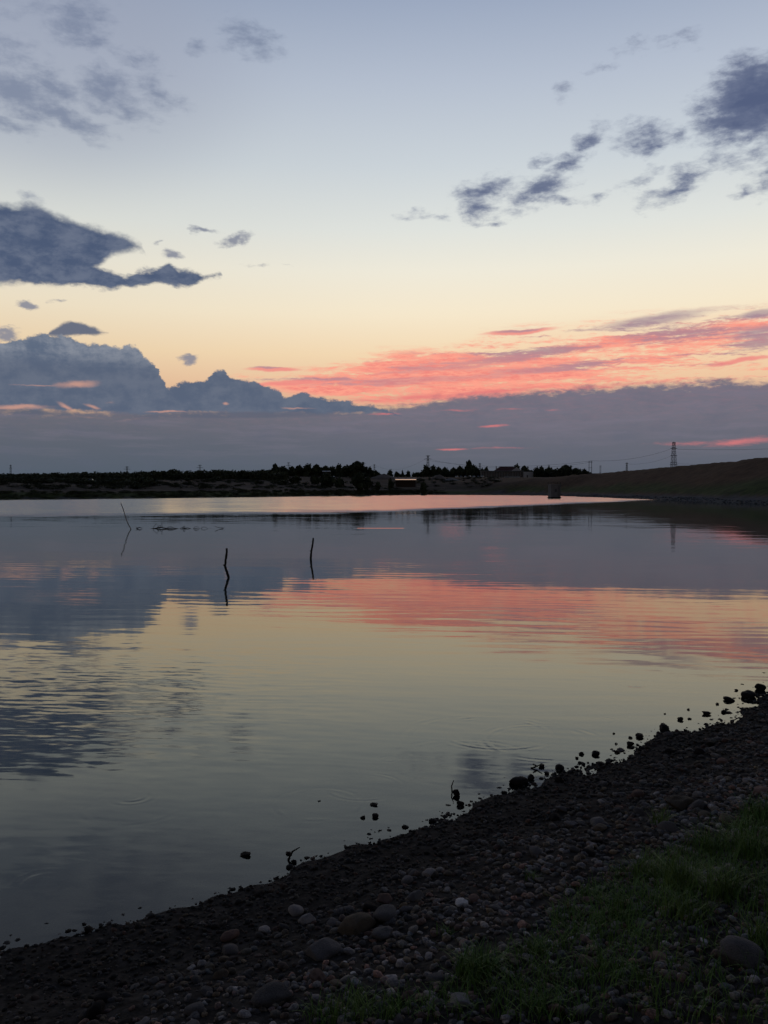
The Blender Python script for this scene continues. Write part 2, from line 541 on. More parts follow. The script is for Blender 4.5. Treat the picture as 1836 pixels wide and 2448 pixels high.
def inside(x, y):
    r = np.zeros(x.shape, bool)
    n = len(POLY)
    for i in range(n):
        x0, y0 = POLY[i]
        x1, y1 = POLY[(i + 1) % n]
        c = ((y0 > y) != (y1 > y)) & (x < (x1 - x0) * (y - y0) / ((y1 - y0) if y1 != y0 else 1e-9) + x0)
        r ^= c
    return r


def land(x, y):
    """returns z, signed distance inland, weight of the dam side"""
    x = np.atleast_1d(np.asarray(x, float)); y = np.atleast_1d(np.asarray(y, float))
    dn = seg_dist(x, y, NEAR)
    df = seg_dist(x, y, FAR + [NEAR[0]])
    jn = seg_dist(x, y, [NEAR[-1], FAR[0]])
    d = np.minimum(np.minimum(dn, df), jn)
    sd = np.where(inside(x, y), -d, d)
    r = np.hypot(x, y)
    jag = 0.16 * vnoise(x, y, 0.5, 3) + 0.10 * vnoise(x, y, 0.18, 4) + .16 * vnoise(x, y, 1.4, 9)
    jagf = 2.5 * vnoise(x, y, 22, 5) + 1.2 * vnoise(x, y, 7, 6)
    k = sst(r, 20, 60)
    s = sd - 0.11 * (1 - k) + jag * (1 - k) + jagf * k
    w = (df + 1.0) ** 3 / ((df + 1.0) ** 3 + (dn + 1.0) ** 3)
    # dam side: shelving gravel, then the embankment up to a level crest
    far_y = sst(y, 20, 120)
    zn = np.where(s < .6, .09 * s, np.where(s < 6.5, 0.2 * s - .066, 1.234 + (s - 6.5) * 0.41))
    crest_s = 32.0
    zn = np.where(s > crest_s - 1, np.minimum(zn, 11.9 + 0 * s), zn)
    zn = np.minimum(zn, 12.0)
    zn = zn - 0.02 * np.clip(s - 45, 0, 300)
    # far side: low green bank, dry ground rising slowly
    zf = 1.5 * sst(s, 0, 9) + np.minimum((0.038 + 0.047 * sst(x, -160, -40)) * np.clip(s - 6, 0, 3000), 13.2) + 0.0015 * np.clip(s - 250, 0, 2500)
    zf = zf + 0.5 * fbm(x, y, 60, 3, 2) * sst(s, 10, 60)
    z = w * zn + (1 - w) * zf
    z = z + k * (0.30 * vnoise(x, y, 3.0, 8) + 0.22 * vnoise(x, y, 14.0, 18)) * sst(s, 1, 6)
    z = np.where(s < 0, np.maximum(np.where(s > -.5, .09 * s, 0.24 * s + .075), -3.5), z)
    z = z + (1 - k) * (0.026 * vnoise(x, y, 0.35, 12) + 0.016 * vnoise(x, y, 0.11, 13)) * sst(s, -1.0, 0.6)
    return z, s, w


# polar sheet round the camera, out to the horizon
rr = np.concatenate([np.geomspace(0.6, 20, 330), np.geomspace(20.4, 12000, 300)])
aa = np.concatenate([np.linspace(-180, -40, 60, endpoint=False), np.linspace(-40, 40, 420, endpoint=False), np.linspace(40, 180, 60, endpoint=False)])
A, Rr = np.meshgrid(np.radians(aa), rr)
GX = Rr * np.sin(A); GY = Rr * np.cos(A)
shp = GX.shape
gz, gs, gw = land(GX.ravel(), GY.ravel())
gx = GX.ravel(); gy = GY.ravel()
nR, nA = shp
idx = np.arange(nR * nA).reshape(nR, nA)
q = np.stack([idx[:-1, :], np.roll(idx, -1, 1)[:-1, :], np.roll(idx, -1, 1)[1:, :], idx[1:, :]], -1).reshape(-1, 4)
zc, _, _ = land([0.0], [0.0])
verts = np.stack([gx, gy, gz], -1)
verts = np.vstack([verts, [[0, 0, zc[0]]]])
# land cover weights: R bare gravel / mud, G green grass, B dry ground (remainder)
gr = np.hypot(gx, gy)
nearw = 1 - sst(gr, 25, 70)
green_far = sst(gs, 0.5, 2.5) * (1 - sst(gs + 7 * vnoise(gx, gy, 30, 21), 9, 17))
green_dam = sst(gz + .8 * vnoise(gx, gy, 20, 22), 1.1, 2.0) * (1 - 0.85 * sst(gz + 2.5 * vnoise(gx, gy, 24, 22), 3.0, 6.0))
green = gw * green_dam + (1 - gw) * green_far
stones_far = gw * (1 - sst(gz, 0.9, 1.5)) + (1 - gw) * (1 - sst(gs, 0.4, 1.6))
cov = np.stack([np.clip(nearw + stones_far, 0, 1), green * (1 - nearw), gw * (1 - nearw)], -1)
cov = np.vstack([cov, [[1, 0, 0]]])
gme = np_mesh('ground', verts, q, True, cov, 'cover')
# close the middle of the sheet
import bmesh
bm = bmesh.new(); bm.from_mesh(gme); bm.verts.ensure_lookup_table()
c0 = bm.verts[nR * nA]
for k in range(nA):
    try: bm.faces.new((bm.verts[k], c0, bm.verts[(k + 1) % nA]))
    except ValueError: pass
bmesh.ops.recalc_face_normals(bm, faces=bm.faces[-nA:])
bm.to_mesh(gme); bm.free()

gm, N, b = material('ground_cover')
geo = N.new('ShaderNodeNewGeometry'); pos = geo.outputs['Position']
at = N.new('ShaderNodeAttribute'); at.attribute_name = 'cover'
cr, cg, cb = N.sep(at.outputs['Color'])
n1 = N.noise(pos, 14.0, 6, 0.65); n2 = N.noise(pos, 1.3, 4, 0.6); n3 = N.noise(N.mapping(pos, scale=(.03, .09, .9)), 1.0, 7, 0.7); n4 = N.noise(pos, 0.35, 5, .7)
mud = N.mix(N.ss(n1, .3, .7), (0.009, 0.0078, 0.007, 1), (0.054, 0.046, 0.041, 1))
mud = N.mix(N.ss(n2, .45, .7, 0, .6), mud, (0.020, 0.017, 0.016, 1))
dry = N.mix(N.ss(n3, .35, .65), (0.022, 0.019, 0.019, 1), (0.072, 0.060, 0.056, 1))
damc = N.mix(N.ss(n4, .35, .65), (0.050, 0.026, 0.019, 1), (0.092, 0.048, 0.034, 1))
other = N.mix(cb, dry, damc)
grs = N.mix(N.ss(n4, .3, .7), (0.018, 0.026, 0.010, 1), (0.050, 0.066, 0.020, 1))
riprap = N.mix(N.ss(n4, .3, .7), (0.03, 0.032, 0.037, 1), (0.075, 0.078, 0.088, 1))
_, gyy, _ = N.sep(pos)
c = N.mix(cg, other, grs)
c = N.mix(cr, c, N.mix(N.ss(gyy, 25, 70), mud, riprap))
N.put(b.inputs['Base Color'], c)
_, _, pz = N.sep(pos)
b.inputs['Roughness'].default_value = 0.95
b.inputs['Specular IOR Level'].default_value = 0.04
bp = N.new('ShaderNodeBump'); bp.inputs['Strength'].default_value = 0.8; bp.inputs['Distance'].default_value = 0.02
N.put(bp.inputs['Height'], n1); N.put(b.inputs['Normal'], bp.outputs[0])
tag(link('ground', gme, gm), kind='structure')

# ------------------------------------------------------------------ water
wm, N, b = material('lake_water')
N.n.remove(b)
out = N.n['Material Output']
geo = N.new('ShaderNodeNewGeometry'); pos = geo.outputs['Position']
px_, py_, pz_ = N.sep(pos)
dist = N.vm('LENGTH', N.xyz(px_, py_, 0.0))
def slopes(sx, sy, rot, detail, off=0):
    """a field of small surface slopes with long crests"""
    v = N.mapping(N.mapping(pos, (off, off * 2, 0), (0, 0, R(rot))), scale=(sx, sy, 1))
    return N.vm('SUBTRACT', N.noise(v, 1.0, detail, 0.55, 0.3, col=True), (0.5, 0.5, 0.5))
s1 = slopes(0.10, 0.75, 5, 2.0)         # slow swell-like undulation
s2 = slopes(0.32, 2.4, 8, 3.0, 4)      # small ripples
s3 = slopes(2.6, 9.0, 4, 4.0, 9)      # fine grain
patch = N.ss(N.noise(N.mapping(pos, scale=(.045, .09, 1)), 1.0, 3, .5), .38, .66)
leftp = N.m('MULTIPLY', N.ss(px_, 0.5, -3.5), N.m('MULTIPLY', N.ss(py_, 7.4, 8.6), N.ss(py_, 16.0, 12.0)))
a1 = N.m('MULTIPLY', N.ss(dist, 5, 24, 0.010, 0.017), N.ss(dist, 42, 75, 1.0, 0.75))
a2 = N.m('MULTIPLY', N.m('MULTIPLY', N.m('ADD', N.m('ADD', 0.45, patch), N.m('MULTIPLY', leftp, 0.4)), 0.020), N.ss(dist, 50, 90, 1.0, 1.6))
S = N.vm('ADD', N.vm('SCALE', s1, s=a1), N.vm('SCALE', s2, s=a2))
S = N.vm('ADD', S, N.vm('SCALE', s3, s=N.m('ADD', N.ss(dist, 5.5, 9.0, 0.055, 0.014), N.m('MULTIPLY', leftp, 0.11))))
S = N.vm('MULTIPLY', S, (0.35, 1.0, 0.0))
# trains of long-crested wavelets
def train(lam, rot, wob, wsc, off):
    u = N.mapping(N.mapping(pos, (off, off, 0), (0, 0, R(rot))), scale=(0.05, 1, 1))
    _, v_, _ = N.sep(u)
    ph = N.m('MULTIPLY', N.noise(N.mapping(pos, (off, 3, 1), scale=(wsc * .35, wsc, 1)), 1.0, 3, .5), wob)
    return N.m('SINE', N.m('MULTIPLY', N.m('ADD', v_, ph), 2 * math.pi / lam))
w1 = N.m('MULTIPLY', train(.21, 7, 1.6, .8, 1.0), N.m('MULTIPLY', N.ss(dist, 11, 17, 1.0, 0.0), N.m('ADD', N.m('ADD', 0.0010, N.m('MULTIPLY', patch, 0.0022)), N.m('MULTIPLY', leftp, 0.008))))
w2 = N.m('MULTIPLY', train(.62, 5, 3.0, .30, 6.0), N.m('MULTIPLY', N.ss(dist, 8, 14), N.m('MULTIPLY', N.ss(dist, 30, 60, 1.0, 0.3), N.m('ADD', 0.0012, N.m('MULTIPLY', patch, 0.0042)))))
w3 = N.m('MULTIPLY', train(.33, 10, 2.2, .5, 3.0), N.m('MULTIPLY', N.ss(dist, 26, 18), N.m('ADD', 0.0008, N.m('ADD', N.m('MULTIPLY', patch, 0.002), N.m('MULTIPLY', leftp, 0.003)))))
S = N.vm('ADD', S, N.xyz(0.0, N.m('ADD', w1, N.m('ADD', w2, w3)), 0.0))
# rings on the surface: (x, y, radius, wavelength, slope, width)
def ripple_ring(px, py, r, lam, amp, wd):
    dx_, _, dz_ = ray(px, py)
    y = -EYE / dz_; x = dx_ * y
    dv = N.vm('SUBTRACT', N.xyz(px_, py_, 0.0), (x, y, 0))
    L = N.vm('LENGTH', dv)
    u = N.m('SUBTRACT', L, r)
    e = N.m('POWER', 2.718, N.m('MULTIPLY', N.m('MULTIPLY', u, u), -1.0 / (wd * wd)))
    s = N.m('MULTIPLY', N.m('MULTIPLY', N.m('COSINE', N.m('MULTIPLY', u, 2 * math.pi / lam)), e), amp)
    return N.vm('SCALE', N.vm('NORMALIZE', dv), s=s)
rings = None
for rg in [(1517, 1637, .11, .09, .10, .09), (1067, 1633, .08, .08, .05, .07), (1443, 1722, .10, .08, .05, .08), (1185, 1752, .60, .10, .035, .09), (1300, 1772, .62, .10, .035, .09), (1180, 1770, .95, .12, .018, .14),
           (318, 1906, .10, .08, .05, .09), (320, 1925, .42, .09, .02, .08), (870, 1880, .34, .07, .035, .05), (760, 1922, .36, .08, .028, .06), (930, 1815, .07, .07, .035, .05), (105, 2108, .14, .08, .035, .07), (1110, 1820, .7, .12, .015, .1), (920, 1812, .5, .1, .008, .1)]:
    rings = ripple_ring(*rg) if rings is None else N.vm('ADD', rings, ripple_ring(*rg))
S = N.vm('ADD', S, N.vm('SCALE', rings, s=N.ss(N.noise(pos, 2.2, 3, .6), .44, .62, .0, .62)))
# a narrow streak of disturbed water far out
st_ = N.m('MULTIPLY', N.m('MULTIPLY', N.ss(px_, -2.2, -1.6), N.ss(px_, 1.7, 1.1)), N.m('MULTIPLY', N.ss(py_, 59.0, 59.3), N.ss(py_, 60.2, 59.9)))
S = N.vm('ADD', S, N.xyz(0.0, N.m('MULTIPLY', st_, -0.045), 0.0))
# breeze line: beyond it the surface is ruffled
line = N.m('SUBTRACT', py_, N.m('ADD', 109.0, N.m('ADD', N.m('ADD', N.m('MULTIPLY', px_, 0.6), N.m('MULTIPLY', N.m('MAXIMUM', px_, 0.0), 1.1)), N.m('MULTIPLY', N.m('SUBTRACT', N.noise(N.mapping(pos, scale=(.03, .03, 1)), 1.0, 3, .5), .5), 26.0))))
ruf = N.ss(N.m('ADD', line, N.m('MULTIPLY', N.m('SUBTRACT', N.noise(N.mapping(pos, scale=(.10, .30, 1)), 1.0, 4, .7), .5), 34.0)), -10.0, 14.0)
s4 = slopes(0.10, 0.8, 4, 4.0, 7)
S = N.vm('ADD', S, N.vm('MULTIPLY', N.vm('SCALE', s4, s=ruf), (0.03, 0.10, 0)))
S = N.vm('ADD', S, N.xyz(0.0, N.m('MULTIPLY', ruf, -0.050), 0.0))     # the ruffled facets one sees are those leaning to the viewer
NRM = N.vm('NORMALIZE', N.vm('ADD', S, (0, 0, 1)))
fr = N.new('ShaderNodeFresnel'); fr.inputs[0].default_value = 1.333; N.put(fr.inputs['Normal'], NRM)
gl = N.new('ShaderNodeBsdfGlossy'); N.put(gl.inputs['Normal'], NRM)
N.put(gl.inputs['Roughness'], N.m('ADD', N.m('MULTIPLY', ruf, 0.085), N.m('ADD', N.ss(dist, 5.5, 9.0, 0.075, 0.034), N.m('MULTIPLY', leftp, 0.035))))
gl.inputs['Color'].default_value = (0.95, 0.97, 0.94, 1)
tr = N.new('ShaderNodeBsdfTransparent'); tr.inputs[0].default_value = (0.55, 0.62, 0.58, 1)
df = N.new('ShaderNodeBsdfDiffuse'); df.inputs[0].default_value = (0.020, 0.029, 0.024, 1)
# depth from the distance to the near waterline
off = N.m('ADD', N.m('MULTIPLY', N.m('ADD', px_, 2.16), -0.70), N.m('MULTIPLY', N.m('SUBTRACT', py_, 4.9), 0.714))
deep = N.ss(off, 0.0, 1.3, 0.1, 1.0)
mx = N.new('ShaderNodeMixShader'); N.put(mx.inputs[0], deep); N.l.new(tr.outputs[0], mx.inputs[1]); N.l.new(df.outputs[0], mx.inputs[2])
mx2 = N.new('ShaderNodeMixShader'); N.put(mx2.inputs[0], fr.outputs[0]); N.l.new(mx.outputs[0], mx2.inputs[1]); N.l.new(gl.outputs[0], mx2.inputs[2])
N.l.new(mx2.outputs[0], out.inputs['Surface'])
m_ = MB()
m_.poly([(-340, -150, 0), (110, -150, 0), (110, 520, 0), (-340, 520, 0)], [(0, 1, 2, 3)])
tag(m_.build('water', wm), kind='structure')

# ================================================================== stones on the shore
def ground_at(px, py):
    """point where the ray through a photo pixel meets the shore (or the water)"""
    dx_, _, dz_ = ray(px, py)
    y = 0.5
    prev = y
    while y < 40:
        z = EYE + dz_ * y
        g = max(float(land(dx_ * y, y)[0][0]), 0.0)
        if z <= g:
            lo, hi = prev, y
            for _ in range(12):
                mid = (lo + hi) / 2
                if EYE + dz_ * mid <= max(float(land(dx_ * mid, mid)[0][0]), 0.0): hi = mid
                else: lo = mid
            y = hi
            return dx_ * y, y, float(land(dx_ * y, y)[0][0])
        prev = y
        y *= 1.03
    return dx_ * y, y, 0.0


def ico(sub):
    bm = bmesh.new()
    bmesh.ops.create_icosphere(bm, subdivisions=sub, radius=1.0)
    v = np.array([p.co[:] for p in bm.verts]); f = np.array([[q.index for q in p.verts] for p in bm.faces])
    bm.free()
    return v, f


def stone_shape(v, seed, rough=0.22, flat=1.0, facets=0):
    r = np.random.default_rng(seed)
    out = v.copy()
    d = np.zeros(len(v))
    for k in range(7):
        a = r.normal(size=3) * (1.1 + 0.45 * k); ph = r.random() * 6.28
        d += np.sin(v @ a + ph) / (1.5 + k)
    out = v * (1 + rough * d)[:, None]
    for k in range(facets):                     # broken planes
        nrm = r.normal(size=3); nrm /= np.linalg.norm(nrm)
        lim = 0.55 + 0.25 * r.random()
        h = out @ nrm
        out = out - nrm[None, :] * np.clip(h - lim, 0, None)[:, None] * 0.85
    out = out * np.array([1.0, 0.72 + 0.2 * r.random(), 0.62 * flat + 0.08 * r.random()])
    out /= np.abs(out[:, 0]).max()
    return out


V3, F3 = ico(3); V2, F2 = ico(2); V1, F1 = ico(1)
V4, F4 = ico(4)


def stone_mat(name, rgb, wet=False):
    rgb = (rgb[0] * 1.5, rgb[1] * 1.38, rgb[2] * 1.3)
    m, N, b = material(name)
    t = N.new('ShaderNodeTexCoord'); oi = N.new('ShaderNodeObjectInfo')
    n = N.noise(N.vm('ADD', t.outputs['Object'], N.vm('SCALE', (1, 2, 3), s=oi.outputs['Random'])), 2.2, 6, 0.65)
    sp = N.noise(t.outputs['Object'], 14.0, 4, 0.7)
    c = N.mix(n, tuple(v * .62 for v in rgb) + (1,), tuple(v * 1.35 for v in rgb) + (1,))
    c = N.mix(N.ss(sp, .56, .72, 0, .55), c, tuple(min(v * 2.0, 1) for v in rgb) + (1,))
    c = N.mix(N.ss(sp, .46, .32, 0, .6), c, tuple(v * .45 for v in rgb) + (1,))
    hs = N.new('ShaderNodeHueSaturation'); N.put(hs.inputs['Color'], c)
    N.put(hs.inputs['Value'], N.ss(oi.outputs['Random'], 0, 1, .65, 1.35, smooth=False))
    N.put(b.inputs['Base Color'], hs.outputs[0])
    b.inputs['Roughness'].default_value = 0.6 if wet else 0.85
    b.inputs['Specular IOR Level'].default_value = 0.03 if wet else 0.15
    bp = N.new('ShaderNodeBump'); bp.inputs['Strength'].default_value = 0.5; bp.inputs['Distance'].default_value = 0.05
    N.put(bp.inputs['Height'], sp); N.put(b.inputs['Normal'], bp.outputs[0])
    return m


SM = {'grey': stone_mat('grey_stone', (0.060, 0.058, 0.062)),
      'pale': stone_mat('pale_stone', (0.125, 0.120, 0.125)),
      'red': stone_mat('reddish_stone', (0.080, 0.052, 0.046)),
      'brown': stone_mat('brown_stone', (0.060, 0.050, 0.040)),
      'dark': stone_mat('wet_dark_stone', (0.011, 0.010, 0.011), True),
      'white': stone_mat('white_stone', (0.33, 0.33, 0.34))}
SHAPES = {}
def stone_mesh(kind, i, hi=False):
    key = (kind, i, hi)
    if key not in SHAPES:
        v, f = (V4, F4) if hi else (V3, F3)
        me = np_mesh('stone', stone_shape(v, 100 + i, 0.18 + 0.06 * (i % 3), 1.0 if i % 4 else 0.7, 2 + i % 6), f)
        me.materials.append(SM[kind])
        SHAPES[key] = me
    return SHAPES[key]


placed = []
def stone(x, y, z, r, kind, label, group=None, shape=None, rz=None, tilt=0.15, sink=0.3, sz=1.0, hi=False, name='stone'):
    i = random.randrange(10) if shape is None else shape
    me = stone_mesh(kind, i, hi)
    o = bpy.data.objects.new(name, me); COL.objects.link(o)
    o.scale = (r, r, r * sz)
    o.rotation_euler = (random.uniform(-tilt, tilt), random.uniform(-tilt, tilt), random.uniform(0, 6.28) if rz is None else rz)
    o.location = (x, y, z + r * 0.55 * sz * (1 - 2 * sink))
    tag(o, label, 'stone', group)
    placed.append((x, y, r))
    return o


def pstone(px, py, w, kind, label, **kw):
    """a stone seen at this photo pixel, this wide in the photo"""
    x, y, z = ground_at(px, py)
    dist = math.sqrt(x * x + y * y + (EYE - z) ** 2)
    r = w / FPX * dist / 2 * 1.08
    if z < 0.02: z = 0.0; kw['sink'] = 0.24
    return stone(x, y, z, r, kind, label, **kw)


for a in [
    (657, 2392, 92, 'grey', 'largest smooth grey boulder, low at the bottom of the gravel beside the grass', dict(shape=0, rz=.5, hi=True)),
    (765, 2280, 84, 'grey', 'broad flat-topped grey boulder standing alone in the dark gap left of centre', dict(shape=4, rz=.2, hi=True)),
    (851, 2222, 84, 'brown', 'wide low brownish stone touching a smaller round one on its right', dict(shape=3, rz=.1, hi=True)),
    (925, 2195, 56, 'grey', 'round grey stone right behind the wide low brownish one', dict(shape=6, hi=True)),
    (913, 2238, 54, 'grey', 'flat grey stone in front of the round one, half sunk in gravel', dict(shape=8)),
    (992, 2150, 44, 'grey', 'tilted oval grey stone at the upper edge of the big stones', dict(shape=2, rz=.9, hi=True)),
    (919, 2154, 42, 'red', 'squarish reddish brown stone left of the tilted oval one', dict(shape=1, hi=True)),
    (882, 2176, 44, 'dark', 'dark rounded stone lying between the squarish reddish one and the wide brownish one', dict(shape=5)),
    (1025, 2093, 32, 'pale', 'small pale stone high on the dark wet band', dict(shape=7)),
    (970, 2109, 32, 'grey', 'small oval stone just left of the small pale one on the dark band', dict(shape=9)),
    (988, 2090, 24, 'grey', 'little grey stone above the small oval one on the dark band', dict(shape=3)),
    (1046, 2118, 34, 'grey', 'long narrow grey stone leaning to the right on the dark band', dict(shape=4, rz=.6)),
    (1069, 2130, 24, 'pale', 'little pale stone at the foot of the long narrow one', dict(shape=5)),
    (733, 2203, 38, 'pale', 'pale wedge-shaped stone with a bright top on the dark mud', dict(shape=2, rz=.7, hi=True)),
    (706, 2182, 34, 'pale', 'pale rounded stone just above the pale wedge-shaped one', dict(shape=6)),
    (796, 2210, 38, 'grey', 'upright grey stone between the pale wedge and the wide brownish stone', dict(shape=0)),
    (633, 2226, 30, 'pale', 'pale stone of a close pair, on the dark mud at the left', dict(shape=1)),
    (620, 2238, 22, 'grey', 'lower grey stone of the close pair on the dark mud', dict(shape=3)),
    (1105, 2162, 30, 'white', 'brightest pale stone in the pebbles right of the tilted oval one', dict(shape=7, sz=.8)),
    (763, 2345, 44, 'red', 'reddish flat stone between the two grey boulders', dict(shape=8, hi=True)),
    (1098, 2402, 58, 'pale', 'pale pointed stone standing up at the bottom edge', dict(shape=4, rz=1.3, sz=1.2, hi=True)),
    (1109, 2286, 13, 'white', 'left one of two little white stones beside the dark grass tuft', dict(shape=1, sz=1.3)),
    (1127, 2281, 15, 'white', 'right one of two little white stones beside the dark grass tuft', dict(shape=2, sz=1.3)),
    (823, 2305, 15, 'white', 'small white flake in the pebbles right of the broad boulder', dict(shape=5)),
    (845, 2330, 13, 'white', 'small white stone below the white flake', dict(shape=6)),
    (875, 2243, 12, 'white', 'tiny white stone under the wide low brownish stone', dict(shape=2)),
    (1043, 2345, 42, 'grey', 'grey stone with a reddish neighbour above the pale pointed stone', dict(shape=9)),
    (1766, 2295, 84, 'grey', 'big rounded dark boulder in the grass at the right', dict(shape=6, hi=True, sz=1.15)),
    (1621, 1928, 60, 'brown', 'broad flat brown slab on the upper right gravel', dict(shape=8, hi=True)),
    (1668, 1931, 38, 'grey', 'smooth grey stone just right of the broad brown slab', dict(shape=3)),
    (1429, 1970, 40, 'grey', 'angular grey stone on the dark band above the pebbles', dict(shape=1, rz=.8)),
    (1436, 1984, 30, 'brown', 'brown stone leaning on the angular grey one', dict(shape=7)),
    (1366, 1975, 32, 'pale', 'flat pale stone lying alone on the dark band', dict(shape=8, rz=0)),
    (1284, 2044, 42, 'grey', 'large blue-grey stone where the dark band meets the pebbles', dict(shape=0)),
    (1345, 1937, 32, 'grey', 'pointed grey stone near the top of the dark band', dict(shape=4)),
    (1530, 1945, 28, 'grey', 'small upright stone left of the broad brown slab', dict(shape=2)),
    (1312, 2015, 26, 'pale', 'small pale stone above the large blue-grey one', dict(shape=5)),
    (1240, 2048, 22, 'red', 'small reddish stone left of the large blue-grey one', dict(shape=3)),
    (548, 2243, 44, 'red', 'reddish brown stone at the left end of the beach stones', dict(shape=1, rz=.6, hi=True)),
    (548, 2278, 36, 'grey', 'round grey stone straight below the reddish brown one', dict(shape=6)),
    (481, 2308, 22, 'pale', 'pale upper stone of a small pair on the black mud', dict(shape=2)),
    (460, 2316, 22, 'pale', 'pale lower stone of a small pair on the black mud', dict(shape=5)),
    (367, 2350, 22, 'grey', 'small grey stone left of the pair on the black mud', dict(shape=7)),
    (382, 2361, 20, 'grey', 'small flat stone touching the small grey one', dict(shape=8)),
    (253, 2392, 44, 'dark', 'dim rounded stone furthest left on the mud', dict(shape=0)),
    (227, 2425, 52, 'dark', 'dim flat stone in the bottom left corner', dict(shape=3)),
    (468, 2420, 46, 'grey', 'grey stone at the bottom edge left of the largest boulder', dict(shape=9)),
    (494, 2374, 34, 'grey', 'oval grey stone above the grey one at the bottom edge', dict(shape=4)),
    (528, 2337, 32, 'brown', 'brown oblong stone between the small pair and the round grey one', dict(shape=2)),
]:
    pstone(a[0], a[1], a[2], a[3], a[4], **a[5])

# stones standing in the water
for a in [
    (586, 2045, 30, 'flat black stone alone in the water, furthest left', dict(shape=8, sz=.62)),
    (690, 2041, 19, 'small round black stone in the water right of the flat black one', dict(shape=1, sz=.8)),
    (704, 2062, 20, 'jagged black stone at the water edge with a pointed top', dict(shape=4, sz=1.2)),
    (893, 1925, 23, 'low flat black stone in the water above a pair', dict(shape=8, sz=.5)),
    (868, 1955, 18, 'left black stone of the pair in the water', dict(shape=3, sz=.7)),
    (896, 1953, 20, 'right rounder black stone of the pair in the water', dict(shape=6, sz=.95)),
    (763, 1915, 9, 'tiny dark stone poking out of the ring ripples', dict(shape=1, sz=.6)),
    (1092, 1902, 26, 'tall black stone of the pair nearest the beach corner', dict(shape=0, sz=1.55)),
    (1100, 1925, 22, 'squat black stone in front of the tall one', dict(shape=6, sz=1.1)),
    (1240, 1872, 58, 'long dark rock at the waterline right of the twig', dict(shape=3, rz=.1, sz=.7)),
    (1268, 1862, 26, 'dark lump on the right end of the long rock', dict(shape=2)),
    (1296, 1833, 20, 'small black stone at the waterline beside a twig', dict(shape=5)),
    (1307, 1850, 16, 'little black stone below the one beside the twig', dict(shape=1)),
    (1337, 1838, 26, 'round black stone on the waterline in the middle of the shore', dict(shape=6)),
    (1390, 1803, 14, 'upper of two little black stones off the shore', dict(shape=2)),
    (1380, 1813, 12, 'lower of two little black stones off the shore', dict(shape=5)),
    (1425, 1805, 24, 'black knobbly stone on the waterline right of the two little ones', dict(shape=7)),
    (1505, 1782, 24, 'dark stone half in the water below the low cluster', dict(shape=9)),
    (1528, 1762, 30, 'dark stone leaning in the cluster at the waterline', dict(shape=4)),
    (1507, 1764, 12, 'little black stone left of the leaning one', dict(shape=1)),
    (1473, 1779, 9, 'speck of black stone off the shore by the cluster', dict(shape=3)),
    (1468, 1754, 9, 'single tiny black stone further out in the water', dict(shape=5)),
    (1590, 1744, 40, 'broad black stone at the waterline, upper shore', dict(shape=2, sz=.8)),
    (1627, 1721, 16, 'black stone in a loose row above the broad one', dict(shape=6)),
    (1648, 1719, 12, 'small black stone ending the loose row', dict(shape=4)),
    (1690, 1707, 24, 'oval black stone lying in the water near the right edge', dict(shape=8, sz=.8)),
    (1731, 1703, 18, 'black stone on the waterline right of the oval one', dict(shape=0)),
    (1742, 1674, 34, 'long low black stone off the right shore', dict(shape=3, sz=.6)),
    (1760, 1651, 11, 'round little black stone furthest out at the right', dict(shape=1)),
    (1715, 1684, 9, 'small black speck left of the long low stone', dict(shape=2)),
    (1646, 1697, 8, 'tiny stone alone in the water, upper right', dict(shape=6)),
    (1590, 1707, 7, 'tiniest stone in the open water, right of centre', dict(shape=5)),
    (1790, 1667, 40, 'large black rock at the waterline, right edge', dict(shape=7)),
    (1817, 1649, 28, 'tall black rock at the very right edge of the shore', dict(shape=6, sz=1.2)),
]:
    pstone(a[0], a[1], a[2] * .80, 'dark', a[3], **a[4])

# remaining stones lying about, up to the three hundred of the kind
def shore_xy(s, d):
    """s metres along the waterline, d metres inland"""
    return -2.16 + 0.714 * s + 0.70 * d, 4.9 + 0.70 * s - 0.714 * d
SHRNG = np.random.default_rng(5)
n_st = len(placed)
tries = 0
while n_st < 298 and tries < 20000:
    tries += 1
    s = SHRNG.uniform(-4.5, 13); d = SHRNG.uniform(-0.12, 5.0)
    x, y = shore_xy(s, d)
    if y < 2.3 or abs(x / y) > 0.50 or y > 15: continue
    edge_ = d < 0.3
    if not edge_ and d < 1.4 and SHRNG.random() < 0.7: continue
    if edge_ and SHRNG.random() < 0.72: continue
    r = (0.022 + 0.03 * SHRNG.random() ** 2) if not edge_ else (0.015 + 0.035 * SHRNG.random() ** 2)
    if d > 1.5 and SHRNG.random() < 0.22: r *= 1.6
    r *= 0.8 + 0.045 * y
    if any((x - a) ** 2 + (y - b_) ** 2 < (r + c_) ** 2 * 0.9 for a, b_, c_ in placed): continue
    z = float(land(x, y)[0][0])
    if edge_:
        stone(x, y, max(z, -.03), r, 'dark', 'black wet stone along the waterline where beach meets water', 'wet stones along the waterline', sink=.3)
    else:
        k = SHRNG.choice(['grey', 'grey', 'grey', 'brown', 'red', 'pale', 'dark'] if d > 1.3 else ['grey', 'dark', 'dark', 'brown'])
        lab = {'grey': ('medium grey rounded stone among the beach pebbles', 'grey stones on the beach'),
               'brown': ('brownish rounded stone among the beach pebbles', 'brown stones on the beach'),
               'red': ('reddish rounded stone among the beach pebbles', 'reddish stones on the beach'),
               'pale': ('pale rounded stone among the beach pebbles', 'pale stones on the beach'),
               'dark': ('dark rounded stone on the damp part of the beach', 'dark stones on the beach')}[k]
        stone(x, y, z, r, k, lab[0], lab[1], sink=.3)
    n_st += 1

